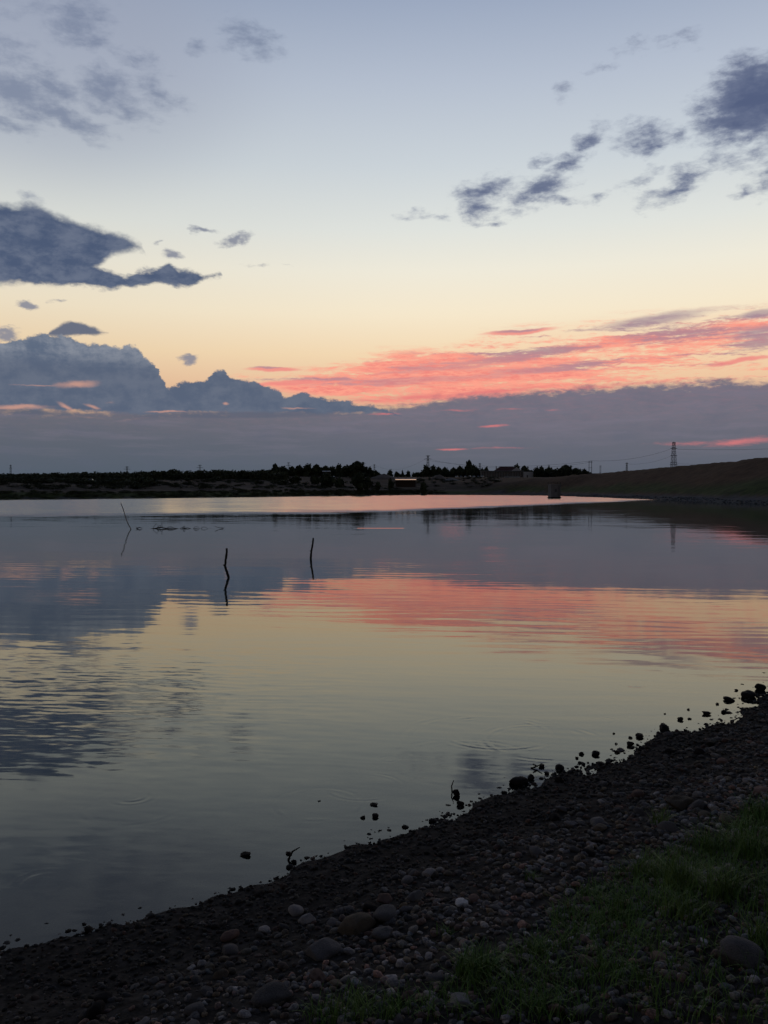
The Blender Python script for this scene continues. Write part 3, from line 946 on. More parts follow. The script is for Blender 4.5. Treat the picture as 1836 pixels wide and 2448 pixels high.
# ---- the pebbles nobody could count
PT = [stone_shape(V1, 300 + i, 0.3, (1.0, .6, .8)[i % 3], i % 5) for i in range(16)]
PT2 = [stone_shape(V2, 330 + i, 0.28, (1.0, .55, .8)[i % 3], i % 6) for i in range(24)]
allv = []; allf = []; allc = []; base_i = 0
PAL = np.array([(.055, .054, .058), (.055, .054, .058), (.072, .070, .074), (.040, .040, .044), (.062, .048, .042), (.050, .042, .034), (.060, .058, .054), (.11, .108, .112), (.030, .030, .034), (.046, .052, .058), (.085, .052, .044), (.070, .056, .040), (.095, .090, .088), (.055, .040, .038)]) * np.array([1.95, 1.75, 1.62])
def scatter(n, smin, smax, dmin, dmax, rfun, dark, tpl, faces, seed):
    global base_i
    g = np.random.default_rng(seed)
    s = g.uniform(smin, smax, n); d = g.uniform(dmin, dmax, n)
    x = -2.16 + 0.714 * s + 0.70 * d; y = 4.9 + 0.70 * s - 0.714 * d
    ok = (y > 1.8) & (np.abs(x / y) < 0.62)
    x, y, d = x[ok], y[ok], d[ok]
    z, sd, _ = land(x, y)
    keep = g.random(len(x)) < np.where(sd < -0.35, 0, np.where(sd < 0, .12 + (sd + .35) * 1.0, 1.0)) * (1 - 0.0 * d)
    x, y, z, sd = x[keep], y[keep], z[keep], sd[keep]
    r = rfun(g, x, y, sd)
    col = PAL[g.integers(0, len(PAL), len(x))] * (0.5 + 1.0 * g.random((len(x), 1)) ** 1.5)
    wet = 1 - sst(sd + .3 * vnoise(x, y, .6, 31), 0.7, 1.7)
    col = col * (1 - dark * wet)[:, None]
    for i in range(len(x)):
        v = tpl[g.integers(0, len(tpl))] * r[i]
        a = g.uniform(0, 6.28); t = g.uniform(-.4, .4); ca, sa = math.cos(a), math.sin(a)
        vx = v[:, 0] * ca - v[:, 1] * sa; vy = v[:, 0] * sa + v[:, 1] * ca; vz = v[:, 2] + vx * t
        allv.append(np.stack([vx + x[i], vy + y[i], vz + z[i] + r[i] * .2], -1))
        allf.append(faces + base_i); allc.append(np.tile(col[i], (len(v), 1)))
        base_i += len(v)
scatter(40000, -5, 13, -0.3, 5.6, lambda g, x, y, sd: (0.010 + 0.016 * g.random(len(x)) ** 2) * np.where(sd < 1.2, .8, 1.15) * (0.7 + 0.06 * y), .62, PT, F1, 1)
scatter(12000, -5, 13, 1.0, 5.6, lambda g, x, y, sd: (0.020 + 0.020 * g.random(len(x)) ** 2) * (0.7 + 0.05 * y), .5, PT2, F2, 2)
scatter(6500, -5, 12, -0.30, 1.1, lambda g, x, y, sd: (0.010 + 0.020 * g.random(len(x)) ** 3) * (0.7 + 0.05 * y), .85, PT2, F2, 3)
pm, N, b = material('pebbles')
at = N.new('ShaderNodeAttribute'); at.attribute_name = 'tint'
geo = N.new('ShaderNodeNewGeometry')
n = N.noise(geo.outputs['Position'], 90.0, 4, .6)
hs = N.new('ShaderNodeHueSaturation'); N.put(hs.inputs['Color'], at.outputs['Color']); N.put(hs.inputs['Value'], N.ss(n, .3, .7, .55, 1.4))
N.put(b.inputs['Base Color'], hs.outputs[0]); b.inputs['Roughness'].default_value = .85; b.inputs['Specular IOR Level'].default_value = .2
gme = np_mesh('gravel', np.vstack(allv), np.vstack(allf), True, np.vstack(allc))
tag(link('gravel', gme, pm), 'small dark pebbles and grit covering the beach', 'gravel', kind='stuff')
# ---- far riprap along the foot of the dam
allv = []; allf = []; allc = []; base_i = 0
g = np.random.default_rng(9)
pts = np.array([p for p in NEAR if p[1] > 28])
for (x0, y0), (x1, y1) in zip(pts[:-1], pts[1:]):
    L = math.hypot(x1 - x0, y1 - y0)
    for _ in range(int(L * 5)):
        t = g.random(); o = g.uniform(-1.5, 4)
        x = x0 + (x1 - x0) * t + o * (y1 - y0) / L; y = y0 + (y1 - y0) * t - o * (x1 - x0) / L
        z = float(land(x, y)[0][0])
        if z < -.4: continue
        r = 0.15 + .35 * g.random() ** 2
        v = PT[g.integers(0, 16)] * r
        allv.append(v + np.array([x, y, z])); allf.append(F1 + base_i); base_i += len(v)
        allc.append(np.tile(np.array((.055, .058, .066)) * (0.6 + .9 * g.random()), (len(v), 1)))
gme = np_mesh('rubble', np.vstack(allv), np.vstack(allf), True, np.vstack(allc))
tag(link('rubble', gme, pm), 'grey rubble strip along the foot of the grassy dam', 'rubble', kind='stuff')

# ================================================================== twigs and poles
bark = simple('weathered_bark', (0.020, 0.017, 0.015), .9, .4, 8)
palebark = simple('bleached_bark', (0.22, 0.21, 0.20), .85, .3, 8)
def flat_at(px, py, z=0.0):
    dx_, _, dz_ = ray(px, py)
    y = (z - EYE) / dz_
    return Vector((dx_ * y, y, z))
def pole(name, prof, base_px, mat, label, cat, rad, extra=None):
    """prof: (px, py) down the pole, last at the waterline; upright in the plane of its foot"""
    b0 = flat_at(*base_px)
    pts = []
    for px, py in prof:
        dx_, _, dz_ = ray(px, py)
        pts.append(Vector((dx_ * b0.y - b0.x, (0.03 * math.sin(py * .13)), EYE + dz_ * b0.y)))
    last = pts[-1]
    pts.append(last + (last - pts[-2]).normalized() * 0.7 + Vector((0, .1, -.4)))
    # refine with slight wobble
    fine = []; rr_ = []
    for i in range(len(pts) - 1):
        for k in range(5):
            t = k / 5
            fine.append(pts[i].lerp(pts[i + 1], t) + Vector((random.uniform(-1, 1), random.uniform(-1, 1), 0)) * rad * .18)
            rr_.append(rad * (0.78 + 0.30 * (i + t) / len(pts)) * random.uniform(.88, 1.12))
    fine.append(pts[-1]); rr_.append(rad)
    m = MB(); m.tube(fine, rr_, 10)
    if extra: extra(m, pts)
    root = m.build(name, mat, smooth=True, loc=(b0.x, b0.y, 0))
    return tag(root, label, cat)
def knot(m, pts):
    p = pts[2]
    m.tube([p, p + Vector((-.03, -.01, .01)), p + Vector((-.05, -.02, .03))], [.035, .026, .012], 7)
pole('wooden_pole', [(542, 1311), (541, 1330), (538, 1352), (541, 1364), (547, 1381)], (546, 1381), bark, 'crooked dark pole with a kink, nearest of the poles in the water', 'pole', .040, knot)
pole('wooden_pole', [(749, 1286), (748, 1300), (744, 1318), (743, 1336)], (743, 1336), bark, 'nearly straight short dark pole in the water right of the crooked one', 'pole', .042, knot)
pole('leaning_pole', [(289, 1202), (294, 1217), (301, 1238), (306, 1252), (313, 1265)], (313, 1265), palebark, 'thin pale pole leaning left, furthest out of the poles in the water', 'pole', .034)
# drowned branch: arched twigs breaking the surface
m = MB()
b0 = flat_at(405, 1264)
def arch(pxa, pxb, h, pyb=1264.0, r=.028, sk=.5):
    r *= .65
    a = flat_at(pxa, pyb) - b0; c = flat_at(pxb, pyb) - b0
    pts = []
    for k in range(9):
        t = k / 8
        p = a.lerp(c, t) + Vector((0, random.uniform(-.05, .05) + .25 * math.sin(t * 5), h * math.sin(math.pi * t ** sk) - .03))
        pts.append(p)
    m.tube(pts, [r * (1 - .5 * k / 8) for k in range(9)], 6)
main = [flat_at(px_a, 1264) - b0 + Vector((0, .3 * math.sin(i_ * 1.3), z_)) for i_, (px_a, z_) in enumerate([(352, -.04), (372, .03), (384, .07), (398, .04), (416, .05), (430, -.03), (446, .05), (458, -.03), (470, .02), (486, -.04), (504, .0)])]
m.tube(main, [.02, .03, .034, .034, .03, .024, .022, .02, .014, .014, .01], 7)
arch(372, 402, .14, 1264); arch(398, 424, .16, 1264); arch(430, 452, .10, 1264); arch(436, 446, .20, 1264, .03); arch(462, 482, .16, 1264, .022); arch(480, 502, .14, 1264, .022)
arch(365, 384, .36, 1264, .022, .8); arch(375, 396, .24, 1264, .02); arch(380, 392, .45, 1264, .018, 1.2)
tag(m.build('drowned_branch', bark, smooth=True, loc=b0), 'drowned branch with arched twigs breaking the far water surface', 'branch')
m = MB(); c = flat_at(330, 1264)
m.tube([(-.15, 0, -.02), (.1, 0, .09), (.3, 0, .02)], [.03, .03, .01], 6); m.tube([(0, 0, .04), (-.2, .1, .13)], [.02, .008], 5)
tag(m.build('floating_twig', bark, smooth=True, loc=c), 'small dark twig afloat right of the leaning pole', 'twig')
m = MB(); c = flat_at(528, 1264)
m.tube([(-.4, 0, .16), (-.1, 0, .06), (.2, 0, .0)], [.012, .018, .015], 6); m.tube([(-.1, 0, .05), (.25, .1, .10)], [.015, .006], 5)
tag(m.build('floating_twig', bark, smooth=True, loc=c), 'small dark twig afloat right of the drowned branch', 'twig')
# twigs by the beach
def twig(px, py, pts, r, label):
    x, y, z = ground_at(px, py)
    m = MB()
    for p in pts: m.tube(p, [r, r * .8, r * .35][:len(p)], 6)
    tag(m.build('twig', bark, smooth=True, loc=(x, y, max(z, 0))), label, 'twig')
twig(1082, 1893, [[(0, 0, -.03), (-.01, 0, .05), (.01, 0, .10)]], .008, 'thin twig sticking up left of the tall black stone')
twig(1284, 1837, [[(-.06, 0, 0), (0, 0, .02), (.05, 0, .05)], [(0, 0, .02), (-.04, 0, .04)]], .008, 'forked dark twig lying on the stone at the waterline')
twig(706, 2056, [[(-.05, 0, .0), (-.02, 0, .06), (.03, 0, .09)]], .009, 'short twig hooked over the jagged black stone')


# ================================================================== grass on the bank
def grass_mat(name, a, b_):
    m, N, b = material(name)
    at = N.new('ShaderNodeAttribute'); at.attribute_name = 'tint'
    t, _, _ = N.sep(at.outputs['Color'])
    N.put(b.inputs['Base Color'], N.mix(t, a, b_))
    b.inputs['Roughness'].default_value = .6; b.inputs['Specular IOR Level'].default_value = .25
    return m
GM = grass_mat('grass_blades', (0.040, 0.080, 0.013, 1), (0.110, 0.190, 0.030, 1))
GMb = grass_mat('bright_grass_blades', (0.055, 0.095, 0.016, 1), (0.130, 0.190, 0.034, 1))
def blades(g, x, y, z, h, w, lean):
    """arrays -> curved strips of 3 segments"""
    n = len(x)
    a = g.uniform(0, 6.28, n); dxn, dyn = np.cos(a), np.sin(a)
    v = np.zeros((n, 8, 3)); 
    for k, t in enumerate((0, .4, .75, 1.0)):
        cx = x + dxn * lean * h * t ** 2; cy = y + dyn * lean * h * t ** 2; cz = z + h * (t - .28 * lean * t ** 2)
        ww = w * (1 - t) ** .7 * .5 + .0003
        v[:, 2 * k] = np.stack([cx - dyn * ww, cy + dxn * ww, cz], -1)
        v[:, 2 * k + 1] = np.stack([cx + dyn * ww, cy - dxn * ww, cz], -1)
    f = np.array([[0, 1, 3, 2], [2, 3, 5, 4], [4, 5, 7, 6]])
    F = (f[None] + (np.arange(n) * 8)[:, None, None]).reshape(-1, 4)
    c = np.repeat(g.random(n), 8)
    return v.reshape(-1, 3), F, np.stack([c, c, c], -1)
def in_poly(px, py, poly):
    r = np.zeros(px.shape, bool)
    for (x0, y0), (x1, y1) in zip(poly, poly[1:] + poly[:1]):
        r ^= ((y0 > py) != (y1 > py)) & (px < (x1 - x0) * (py - y0) / (y1 - y0 + 1e-9) + x0)
    return r
g = np.random.default_rng(21)
# patches on the bank in metres (ground coordinates found once from the photo's outlines)
def ground_poly(pts): return [ground_at(*p)[:2] for p in pts]
big = ground_poly([(1980, 1870), (1836, 1930), (1740, 1985), (1640, 2010), (1520, 2070), (1420, 2110), (1330, 2180), (1290, 2250), (1180, 2290), (1090, 2330), (1010, 2400), (1000, 2447), (1400, 2447), (1836, 2447), (2100, 2447), (2300, 2100)])
low = ground_poly([(700, 2447), (740, 2400), (860, 2370), (980, 2370), (1060, 2447)])
N_ = 210000
bx = g.uniform(-1.5, 7.0, N_); by = g.uniform(2.0, 9.5, N_)
m1 = in_poly(bx, by, big); m2 = in_poly(bx, by, low)
dens = np.where(m1, .85 + 1.1 * fbm(bx, by, .55, 3, 41), 0) + np.where(m2, .4, 0)
dens = dens * np.where(fbm(bx, by, .3, 2, 44) > -.25, 1, .35)
kk = g.random(N_) < np.clip(dens, 0, 1) * .75
bx, by = bx[kk], by[kk]
bz = land(bx, by)[0]
hh = g.uniform(.035, .13, len(bx)) * (1 + .9 * np.clip(fbm(bx, by, .5, 2, 42), 0, 1) * 2)
v, F, c = blades(g, bx, by, bz - .005, hh, g.uniform(.003, .006, len(bx)), g.uniform(.3, 1.1, len(bx)))
tag(link('grass', np_mesh('grass', v, F, True, c), GM), 'short rough green grass growing through the gravel on the bank', 'grass', kind='stuff')
def tuft(px, py, h, n, spread, label, bright=False, ln=.9):
    x, y, z = ground_at(px, py)
    r = g.random(n) ** .7 * spread; a = g.uniform(0, 6.28, n)
    v, F, c = blades(g, r * np.cos(a), r * np.sin(a), np.full(n, -.005), g.uniform(.45, 1.0, n) * h, g.uniform(.003, .007, n), g.uniform(.15, 1.3, n) * ln)
    o = link('grass_tuft', np_mesh('grass_tuft', v, F, True, c), GMb if bright else GM, loc=(x, y, z), rot=(-.1, .1, 0))
    tag(o, label, 'grass tuft')
for a in [(1578, 1972, .17, 90, .07, 'bright little grass tuft alone on the gravel, upper right', True),
          (1140, 2330, .17, 260, .10, 'dense dark green tuft right of the two little white stones', False),
          (1625, 2130, .28, 160, .10, 'tall arching tuft in the middle of the right-hand grass', True),
          (1720, 2145, .26, 130, .08, 'arching tuft with long blades right of the tall one', True),
          (1560, 2100, .20, 170, .12, 'broad yellow-green tuft left of the tall arching one', True),
          (1640, 2190, .17, 170, .12, 'short bright tuft below the tall arching one', True),
          (1420, 2150, .12, 120, .10, 'low tuft at the left edge of the main grass', False),
          (1800, 2050, .24, 200, .14, 'thick green tuft near the right edge of the picture', False),
          (1830, 1960, .22, 200, .16, 'bushy green tuft at the top of the grassy strip', False),
          (1700, 2040, .20, 150, .10, 'green tuft above the arching pair', False),
          (1500, 2200, .13, 120, .10, 'low green tuft between the main grass and the pebbles', False),
          (1290, 2280, .10, 90, .07, 'sparse short tuft amid pebbles left of the main grass', True),
          (1272, 2105, .09, 40, .04, 'tiny sprig between pebbles below the large blue-grey stone', False),
          (1065, 2235, .07, 40, .05, 'tiny green sprig in the pebbles above the dark tuft', False),
          (860, 2425, .11, 170, .14, 'yellowish green tuft at the bottom edge, centre', True),
          (800, 2440, .10, 120, .12, 'green tuft at the bottom edge beside the largest boulder', False),
          (955, 2420, .10, 100, .12, 'thin green tuft at the bottom edge left of the pale pointed stone', False),
          (1480, 2330, .10, 110, .12, 'ragged low tuft in the shaded lower right', False),
          (1300, 2400, .10, 110, .12, 'ragged low tuft at the bottom right of the pale pointed stone', False),
          (1815, 2260, .20, 60, .05, 'tall thin stalks beside the big dark boulder', True)]:
    tuft(*a)

# ================================================================== the far side
leaf = None
def leaf_mat(name, a, b_):
    m, N, b = material(name)
    geo = N.new('ShaderNodeNewGeometry')
    n = N.noise(geo.outputs['Position'], .35, 4, .6)
    N.put(b.inputs['Base Color'], N.mix(N.ss(n, .35, .65), a, b_))
    b.inputs['Roughness'].default_value = .8; b.inputs['Specular IOR Level'].default_value = .1
    return m
LM = leaf_mat('tree_foliage', (0.016, 0.022, 0.013, 1), (0.034, 0.042, 0.022, 1))
LW = leaf_mat('scrub_foliage', (0.028, 0.034, 0.022, 1), (0.050, 0.060, 0.034, 1))
TRK = simple('tree_bark', (0.03, 0.026, 0.022), .9, .3, 2)

def crown_arrays(seed, n=620, lobes=9, flat=.55, lo=.18, leafs=.055):
    """unit tree: width 1, height 1; many leaf clumps over uneven lobes"""
    g = np.random.default_rng(seed)
    L = []
    for i in range(lobes):
        a = g.uniform(0, 6.28); r = g.uniform(.05, .30)
        z = g.uniform(.42, .80) - r * .5
        L.append((r * math.cos(a), r * math.sin(a), z, g.uniform(.13, .24)))
    L.append((0, 0, .72, .22))
    pick = g.integers(0, len(L), n)
    C = np.array(L)[pick]
    d = g.normal(size=(n, 3)); d /= np.linalg.norm(d, axis=1)[:, None]
    rad = C[:, 3] * (0.55 + .5 * g.random(n))
    p = C[:, :3] + d * rad[:, None] * np.array([1, 1, .85])
    s = leafs * g.uniform(.5, 1.5, n)
    u = g.normal(size=(n, 3)); u /= np.linalg.norm(u, axis=1)[:, None]
    w = np.cross(u, g.normal(size=(n, 3))); w /= np.linalg.norm(w, axis=1)[:, None]
    q = np.stack([p - u * s[:, None], p + w * s[:, None] * .6, p + u * s[:, None], p - w * s[:, None] * .6], 1)
    # inner mass so that the crown is not see-through everywhere
    vs = [q.reshape(-1, 3)]; k = n * 4
    F = [np.arange(n * 4).reshape(-1, 4)]
    vv, ff = V1, F1
    tri_v = []; tri_f = []
    for (x, y, z, r) in L:
        jit = 1 + .25 * g.normal(size=(len(vv), 1)) * .5
        tri_v.append(vv * r * .78 * jit + np.array([x, y, z]))
        tri_f.append(np.column_stack([ff, ff[:, 2]])); 
    base = k
    for a_, b_ in zip(tri_v, tri_f):
        vs.append(a_); F.append(b_ + base); base += len(a_)
    return np.vstack(vs), np.vstack(F)
def quads_to_mesh(name, v, F):
    me = bpy.data.meshes.new(name)
    me.from_pydata([tuple(p) for p in v], [], [tuple(dict.fromkeys(int(i) for i in f)) for f in F])
    me.update()
    return me
CR = [crown_arrays(500 + i, lobes=7 + i) for i in range(5)]
CRM = [quads_to_mesh('crown', *c) for c in CR]
CRM2 = [m.copy() for m in CRM]
for m in CRM: m.materials.append(LM)
for m in CRM2: m.materials.append(LW)
def trunk_mesh(seed):
    g = random.Random(seed); m = MB()
    m.tube([(0, 0, -.03), (g.uniform(-.02, .02), 0, .22), (g.uniform(-.03, .03), 0, .45)], [.035, .026, .018], 7)
    for k in range(4):
        a = g.uniform(0, 6.28)
        m.tube([(0, 0, .20 + .05 * k), (.12 * math.cos(a), .12 * math.sin(a), .42 + .04 * k), (.24 * math.cos(a), .24 * math.sin(a), .60)], [.016, .010, .004], 5)
    me = bpy.data.meshes.new('trunk'); me.from_pydata(m.v, [], m.f); me.update(); me.materials.append(TRK)
    return me
TRM = [trunk_mesh(i) for i in range(4)]
def at_dist(px, d): 
    dx_, _, _ = ray(px, 1172)
    x = dx_ * d
    return x, d, float(land(x, d)[0][0])
def hgt(py, d): return EYE + ray(918, py)[2] * d
def tree(px, top, w, d, label, cat='tree', name='tree', scrub=False, i=None, group=None, sunk=0.26):
    x, y, z = at_dist(px, d)
    W_ = w / FPX * d * 1.0
    H_ = max(hgt(top, d) - z, W_ * .30) * 1.02
    root = empty(name, (x, y, z), random.uniform(0, 6.28))
    i = random.randrange(5) if i is None else i
    c = link('crown', (CRM2 if scrub else CRM)[i], parent=root); c.scale = (W_ * 1.52, W_ * 1.52, H_ * (1.10 + sunk)); c.location = (0, 0, -sunk * H_ * 1.1)
    t = link('trunk', TRM[i % 4], parent=root); t.scale = (W_ * 1.0, W_ * 1.0, H_)
    tag(root, label, cat, group)
    return root

for a in [
    (658, 1106, 20, 640, 'tall round tree ending the low left woodland, at the start of the higher tree row'),
    (676, 1112, 26, 650, 'rounded tree just right of the tall round one that starts the row'),
    (698, 1113, 24, 660, 'flat-topped tree below the faint pylon in the row'),
    (716, 1109, 20, 640, 'tree with a small raised tip in the row, left of the wide dark one'),
    (737, 1107, 28, 640, 'wide dark tree in the middle of the row'),
    (757, 1108, 26, 640, 'dark tree touching the wide dark one on the right'),
    (778, 1112, 26, 640, 'lower tree in the dip of the row'),
    (795, 1113, 24, 650, 'low rounded tree above the pale roof streak'),
    (811, 1107, 22, 670, 'slightly paler tree rising behind the row, left of the largest'),
    (826, 1113, 24, 640, 'tree leaning against the left side of the largest dark tree'),
    (855, 1100, 52, 620, 'largest dark dome-shaped tree on the far shore'),
    (884, 1115, 20, 640, 'small tree at the right foot of the largest dark tree'),
    (898, 1123, 14, 650, 'low bush-like tree ending the row right of the largest'),
    (933, 1121, 18, 760, 'small flat tree alone on the skyline left of the lit canopy'),
    (948, 1126, 14, 760, 'little round tree beside the small flat one on the skyline'),
    (962, 1122, 6, 760, 'very thin upright tree above the lit canopy'),
    (976, 1124, 15, 760, 'round-topped tree on the skyline above the lit canopy'),
    (998, 1127, 16, 760, 'low tree at the left foot of the blocky grove'),
    (1018, 1110, 22, 700, 'square-topped tree at the left end of the blocky grove'),
    (1036, 1111, 24, 700, 'broad tree under the middle pylon'),
    (1048, 1114, 18, 700, 'right tree of the blocky grove'),
    (1064, 1115, 22, 710, 'paler tree right of the blocky grove'),
    (1084, 1116, 22, 700, 'low tree halfway between the grove and the tall round-headed tree'),
    (1100, 1112, 24, 700, 'tree to the left of the tall round-headed one'),
    (1121, 1097, 23, 690, 'tall round-headed tree standing above all others in the centre'),
    (1136, 1112, 20, 700, 'tree against the right side of the tall round-headed one'),
    (1152, 1118, 18, 700, 'low tree left of the house'),
    (1163, 1113, 12, 710, 'narrow tree with a small tip left of the house'),
    (1235, 1108, 26, 760, 'tree rising behind the house gable'),
    (1254, 1111, 28, 760, 'sloping tree behind the white end of the long building'),
    (1283, 1115, 22, 740, 'tree right of the white end wall'),
    (1294, 1112, 18, 740, 'tree with a small raised tip right of the white end wall'),
    (1312, 1115, 26, 730, 'wide tree right of the long building, with a wire over it'),
    (1328, 1121, 14, 730, 'small tree in the gap before the big rounded one'),
    (1353, 1109, 44, 690, 'big rounded tree standing alone at the end of the dam'),
    (1378, 1116, 20, 700, 'low tree touching the big rounded one by the dam'),
    (1396, 1119, 18, 700, 'small tree where the dam crest begins'),
]:
    tree(*a)
    # (a tree hides what stands behind it, as in the photo)
for a in [
    (518, 1139, 26, 470, 'dark round bush on the open slope at the left, below the pale track'),
    (582, 1146, 20, 450, 'small dark bush right of the round one on the open slope'),
    (332, 1144, 26, 400, 'dark bush at the foot of the left woodland'),
    (198, 1142, 22, 380, 'dark bush just left of the small white vehicle'),
    (245, 1146, 18, 380, 'low bush right of the small white vehicle'),
    (70, 1148, 18, 370, 'low bush at the foot of the woodland, far left'),
    (450, 1143, 20, 430, 'thin bush left of the dark round one'),
    (617, 1147, 12, 430, 'tiny bush in the middle of the open slope'),
    (644, 1136, 12, 520, 'small lone bush high on the brown slope'),
    (676, 1146, 26, 440, 'broad low bush on the brown slope'),
    (708, 1136, 28, 470, 'loose bush below the pylon row of trees'),
    (752, 1134, 26, 470, 'bush hiding part of the brown slope, left of the tallest scrub'),
    (780, 1128, 36, 450, 'tallest scrub in front of the tree row'),
    (812, 1140, 26, 440, 'reddish dark scrub right of the tallest'),
    (861, 1126, 34, 440, 'dense dark bush in front of the largest tree'),
    (880, 1136, 20, 450, 'dark bush at the right of the one before the largest tree'),
    (933, 1142, 14, 500, 'narrow bush at the left post of the lit canopy'),
    (903, 1150, 14, 470, 'small bush between the dense dark one and the canopy'),
    (1013, 1150, 16, 480, 'small bush at the right of the lit canopy'),
]:
    tree(a[0], a[1], a[2], a[3], a[4], 'bush', 'bush', scrub=False, sunk=.22)

# woodland at the left that reads as one mass
prof = [(-500, 1126), (0, 1130), (60, 1129), (130, 1127), (200, 1124), (300, 1124), (340, 1122), (392, 1118), (405, 1118), (418, 1115), (424, 1121), (460, 1121), (478, 1119), (500, 1121), (518, 1117), (560, 1121), (600, 1119), (650, 1119), (690, 1122)]
pxs = np.array([p[0] for p in prof]); pys = np.array([p[1] for p in prof])
vs = []; fs = []; bi = 0
g = np.random.default_rng(77)
for row, (d0, dy, n_) in enumerate([(420, 12, 90), (460, 5, 90), (505, 1, 110), (540, 0, 120), (350, 20, 80), (385, 15, 90)]):
    for k in range(n_):
        px = -480 + (680 + 480) * (k + g.random()) / n_
        if row in (0, 1, 4, 5) and px > 340 + 40 * g.random(): continue
        if row == 4 and g.random() < .35: continue
        d = d0 + g.uniform(-12, 12)
        x, y, z = at_dist(px, d)
        top = float(np.interp(px, pxs, pys)) + dy + g.uniform(-2.0, 2.5) + (6 if row == 0 else 0)
        H_ = max(hgt(top, d) - z, 2.0); W_ = g.uniform(5.0, 8.0)
        v, F = CR[g.integers(0, 5)]
        if row < 3: pass
        a = g.uniform(0, 6.28); ca, sa = math.cos(a), math.sin(a)
        vx = (v[:, 0] * ca - v[:, 1] * sa) * W_ * 1.5; vy = (v[:, 0] * sa + v[:, 1] * ca) * W_ * 1.5
        vs.append(np.stack([vx + x, vy + y, (v[:, 2] - .36) * H_ * 1.50 + z], -1)); fs.append(F + bi); bi += len(v)
V_ = np.vstack(vs); F_ = np.vstack(fs)
me = np_mesh('woodland', V_, F_, False)
me.validate()
tag(link('woodland', me, LW), 'long low dark green woodland along the left skyline', 'woodland', kind='stuff')
# hedge of lower growth filling in behind and between the trees
vs = []; fs = []; bi = 0
for k in range(330):
    px = g.uniform(640, 1410)
    if 905 < px < 1000 and g.random() < .75: continue
    if 1165 < px < 1262 and g.random() < .9: continue
    d = g.uniform(665, 720) if px < 900 or px > 1270 else g.uniform(730, 790)
    x, y, z = at_dist(px, d)
    top = np.interp(px, [640, 700, 760, 855, 905, 950, 1000, 1040, 1120, 1160, 1250, 1320, 1353, 1400], [1119, 1116, 1114, 1113, 1127, 1130, 1122, 1116, 1114, 1121, 1114, 1120, 1115, 1123]) + g.uniform(-1, 5)
    H_ = max(hgt(top, d) - z, 1.5); W_ = g.uniform(4, 9)
    v, F = CR[g.integers(0, 5)]
    vs.append(np.stack([v[:, 0] * W_ * 1.6 + x, v[:, 1] * W_ * 1.6 + y, (v[:, 2] - .28) * H_ * 1.35 + z], -1)); fs.append(F + bi); bi += len(v)
tag(link('hedgerow', np_mesh('hedgerow', np.vstack(vs), np.vstack(fs), False), LM), 'dense dark hedge growth filling in between the skyline trees', 'hedge', kind='stuff')
# low scrub scattered over the dry slope
vs = []; fs = []; bi = 0
for k in range(520):
    px = g.uniform(-200, 1190); d = g.uniform(0, 1)
    xs_, ys_ = ray(px, 1172)[0], 1.0
    d_sh = float(np.interp(px, [-200, 0, 300, 600, 900, 1190], [190, 238, 290, 345, 455, 495]))
    d = d_sh + 16 + (120 if px > 350 else 95) * d
    x, y, z = at_dist(px, d)
    if vnoise(x, y, 35, 61) < -.12: continue
    s_ = g.uniform(1.5, 6.0); H_ = g.uniform(.5, 1.7)
    v, F = CR[g.integers(0, 5)]
    v = v[:200 * 4]; F = F[:200]
    vs.append((v - np.array([0, 0, .3])) * np.array([s_ * 1.6, s_, H_ * 1.8]) + np.array([x, y, z])); fs.append(F + bi); bi += len(v)
tag(link('scrub', np_mesh('scrub', np.vstack(vs), np.vstack(fs), False), LM), 'low dark scrub scattered over the dry slope of the far shore', 'scrub', kind='stuff')
# rough vegetation on the far bank at the water
vs = []; fs = []; bi = 0
for k in range(900):
    i = g.integers(0, 5)
    seg = [(44, 492), (22, 490), (0, 440), (-20, 392), (-48, 330), (-72, 282), (-104, 238), (-150, 190)]
    L_ = [math.hypot(b_[0] - a_[0], b_[1] - a_[1]) for a_, b_ in zip(seg[:-1], seg[1:])]
    j = g.choice(len(L_), p=np.array(L_) / sum(L_)); t = g.random()
    x = seg[j][0] + (seg[j + 1][0] - seg[j][0]) * t; y = seg[j][1] + (seg[j + 1][1] - seg[j][1]) * t
    if x > 38: continue
    o = g.uniform(2, 15); x -= o * .55; y += o * .83
    z = float(land(x, y)[0][0])
    s_ = g.uniform(1.5, 3.6); H_ = g.uniform(.5, 1.5) * (1.25 if -60 < x < 20 else .8)
    v, F = CR[i]
    sel = slice(0, 160 * 4)
    v = v[sel]; F = F[:160]
    vs.append(v * np.array([s_ * 1.4, s_, H_]) + np.array([x, y, z - .2 * H_])); fs.append(F + bi); bi += len(v)
RM = leaf_mat('bank_reeds', (0.020, 0.026, 0.010, 1), (0.040, 0.050, 0.018, 1))
tag(link('bank_vegetation', np_mesh('bank_vegetation', np.vstack(vs), np.vstack(fs), False), RM), 'rough green vegetation along the far waterline', 'vegetation', kind='stuff')

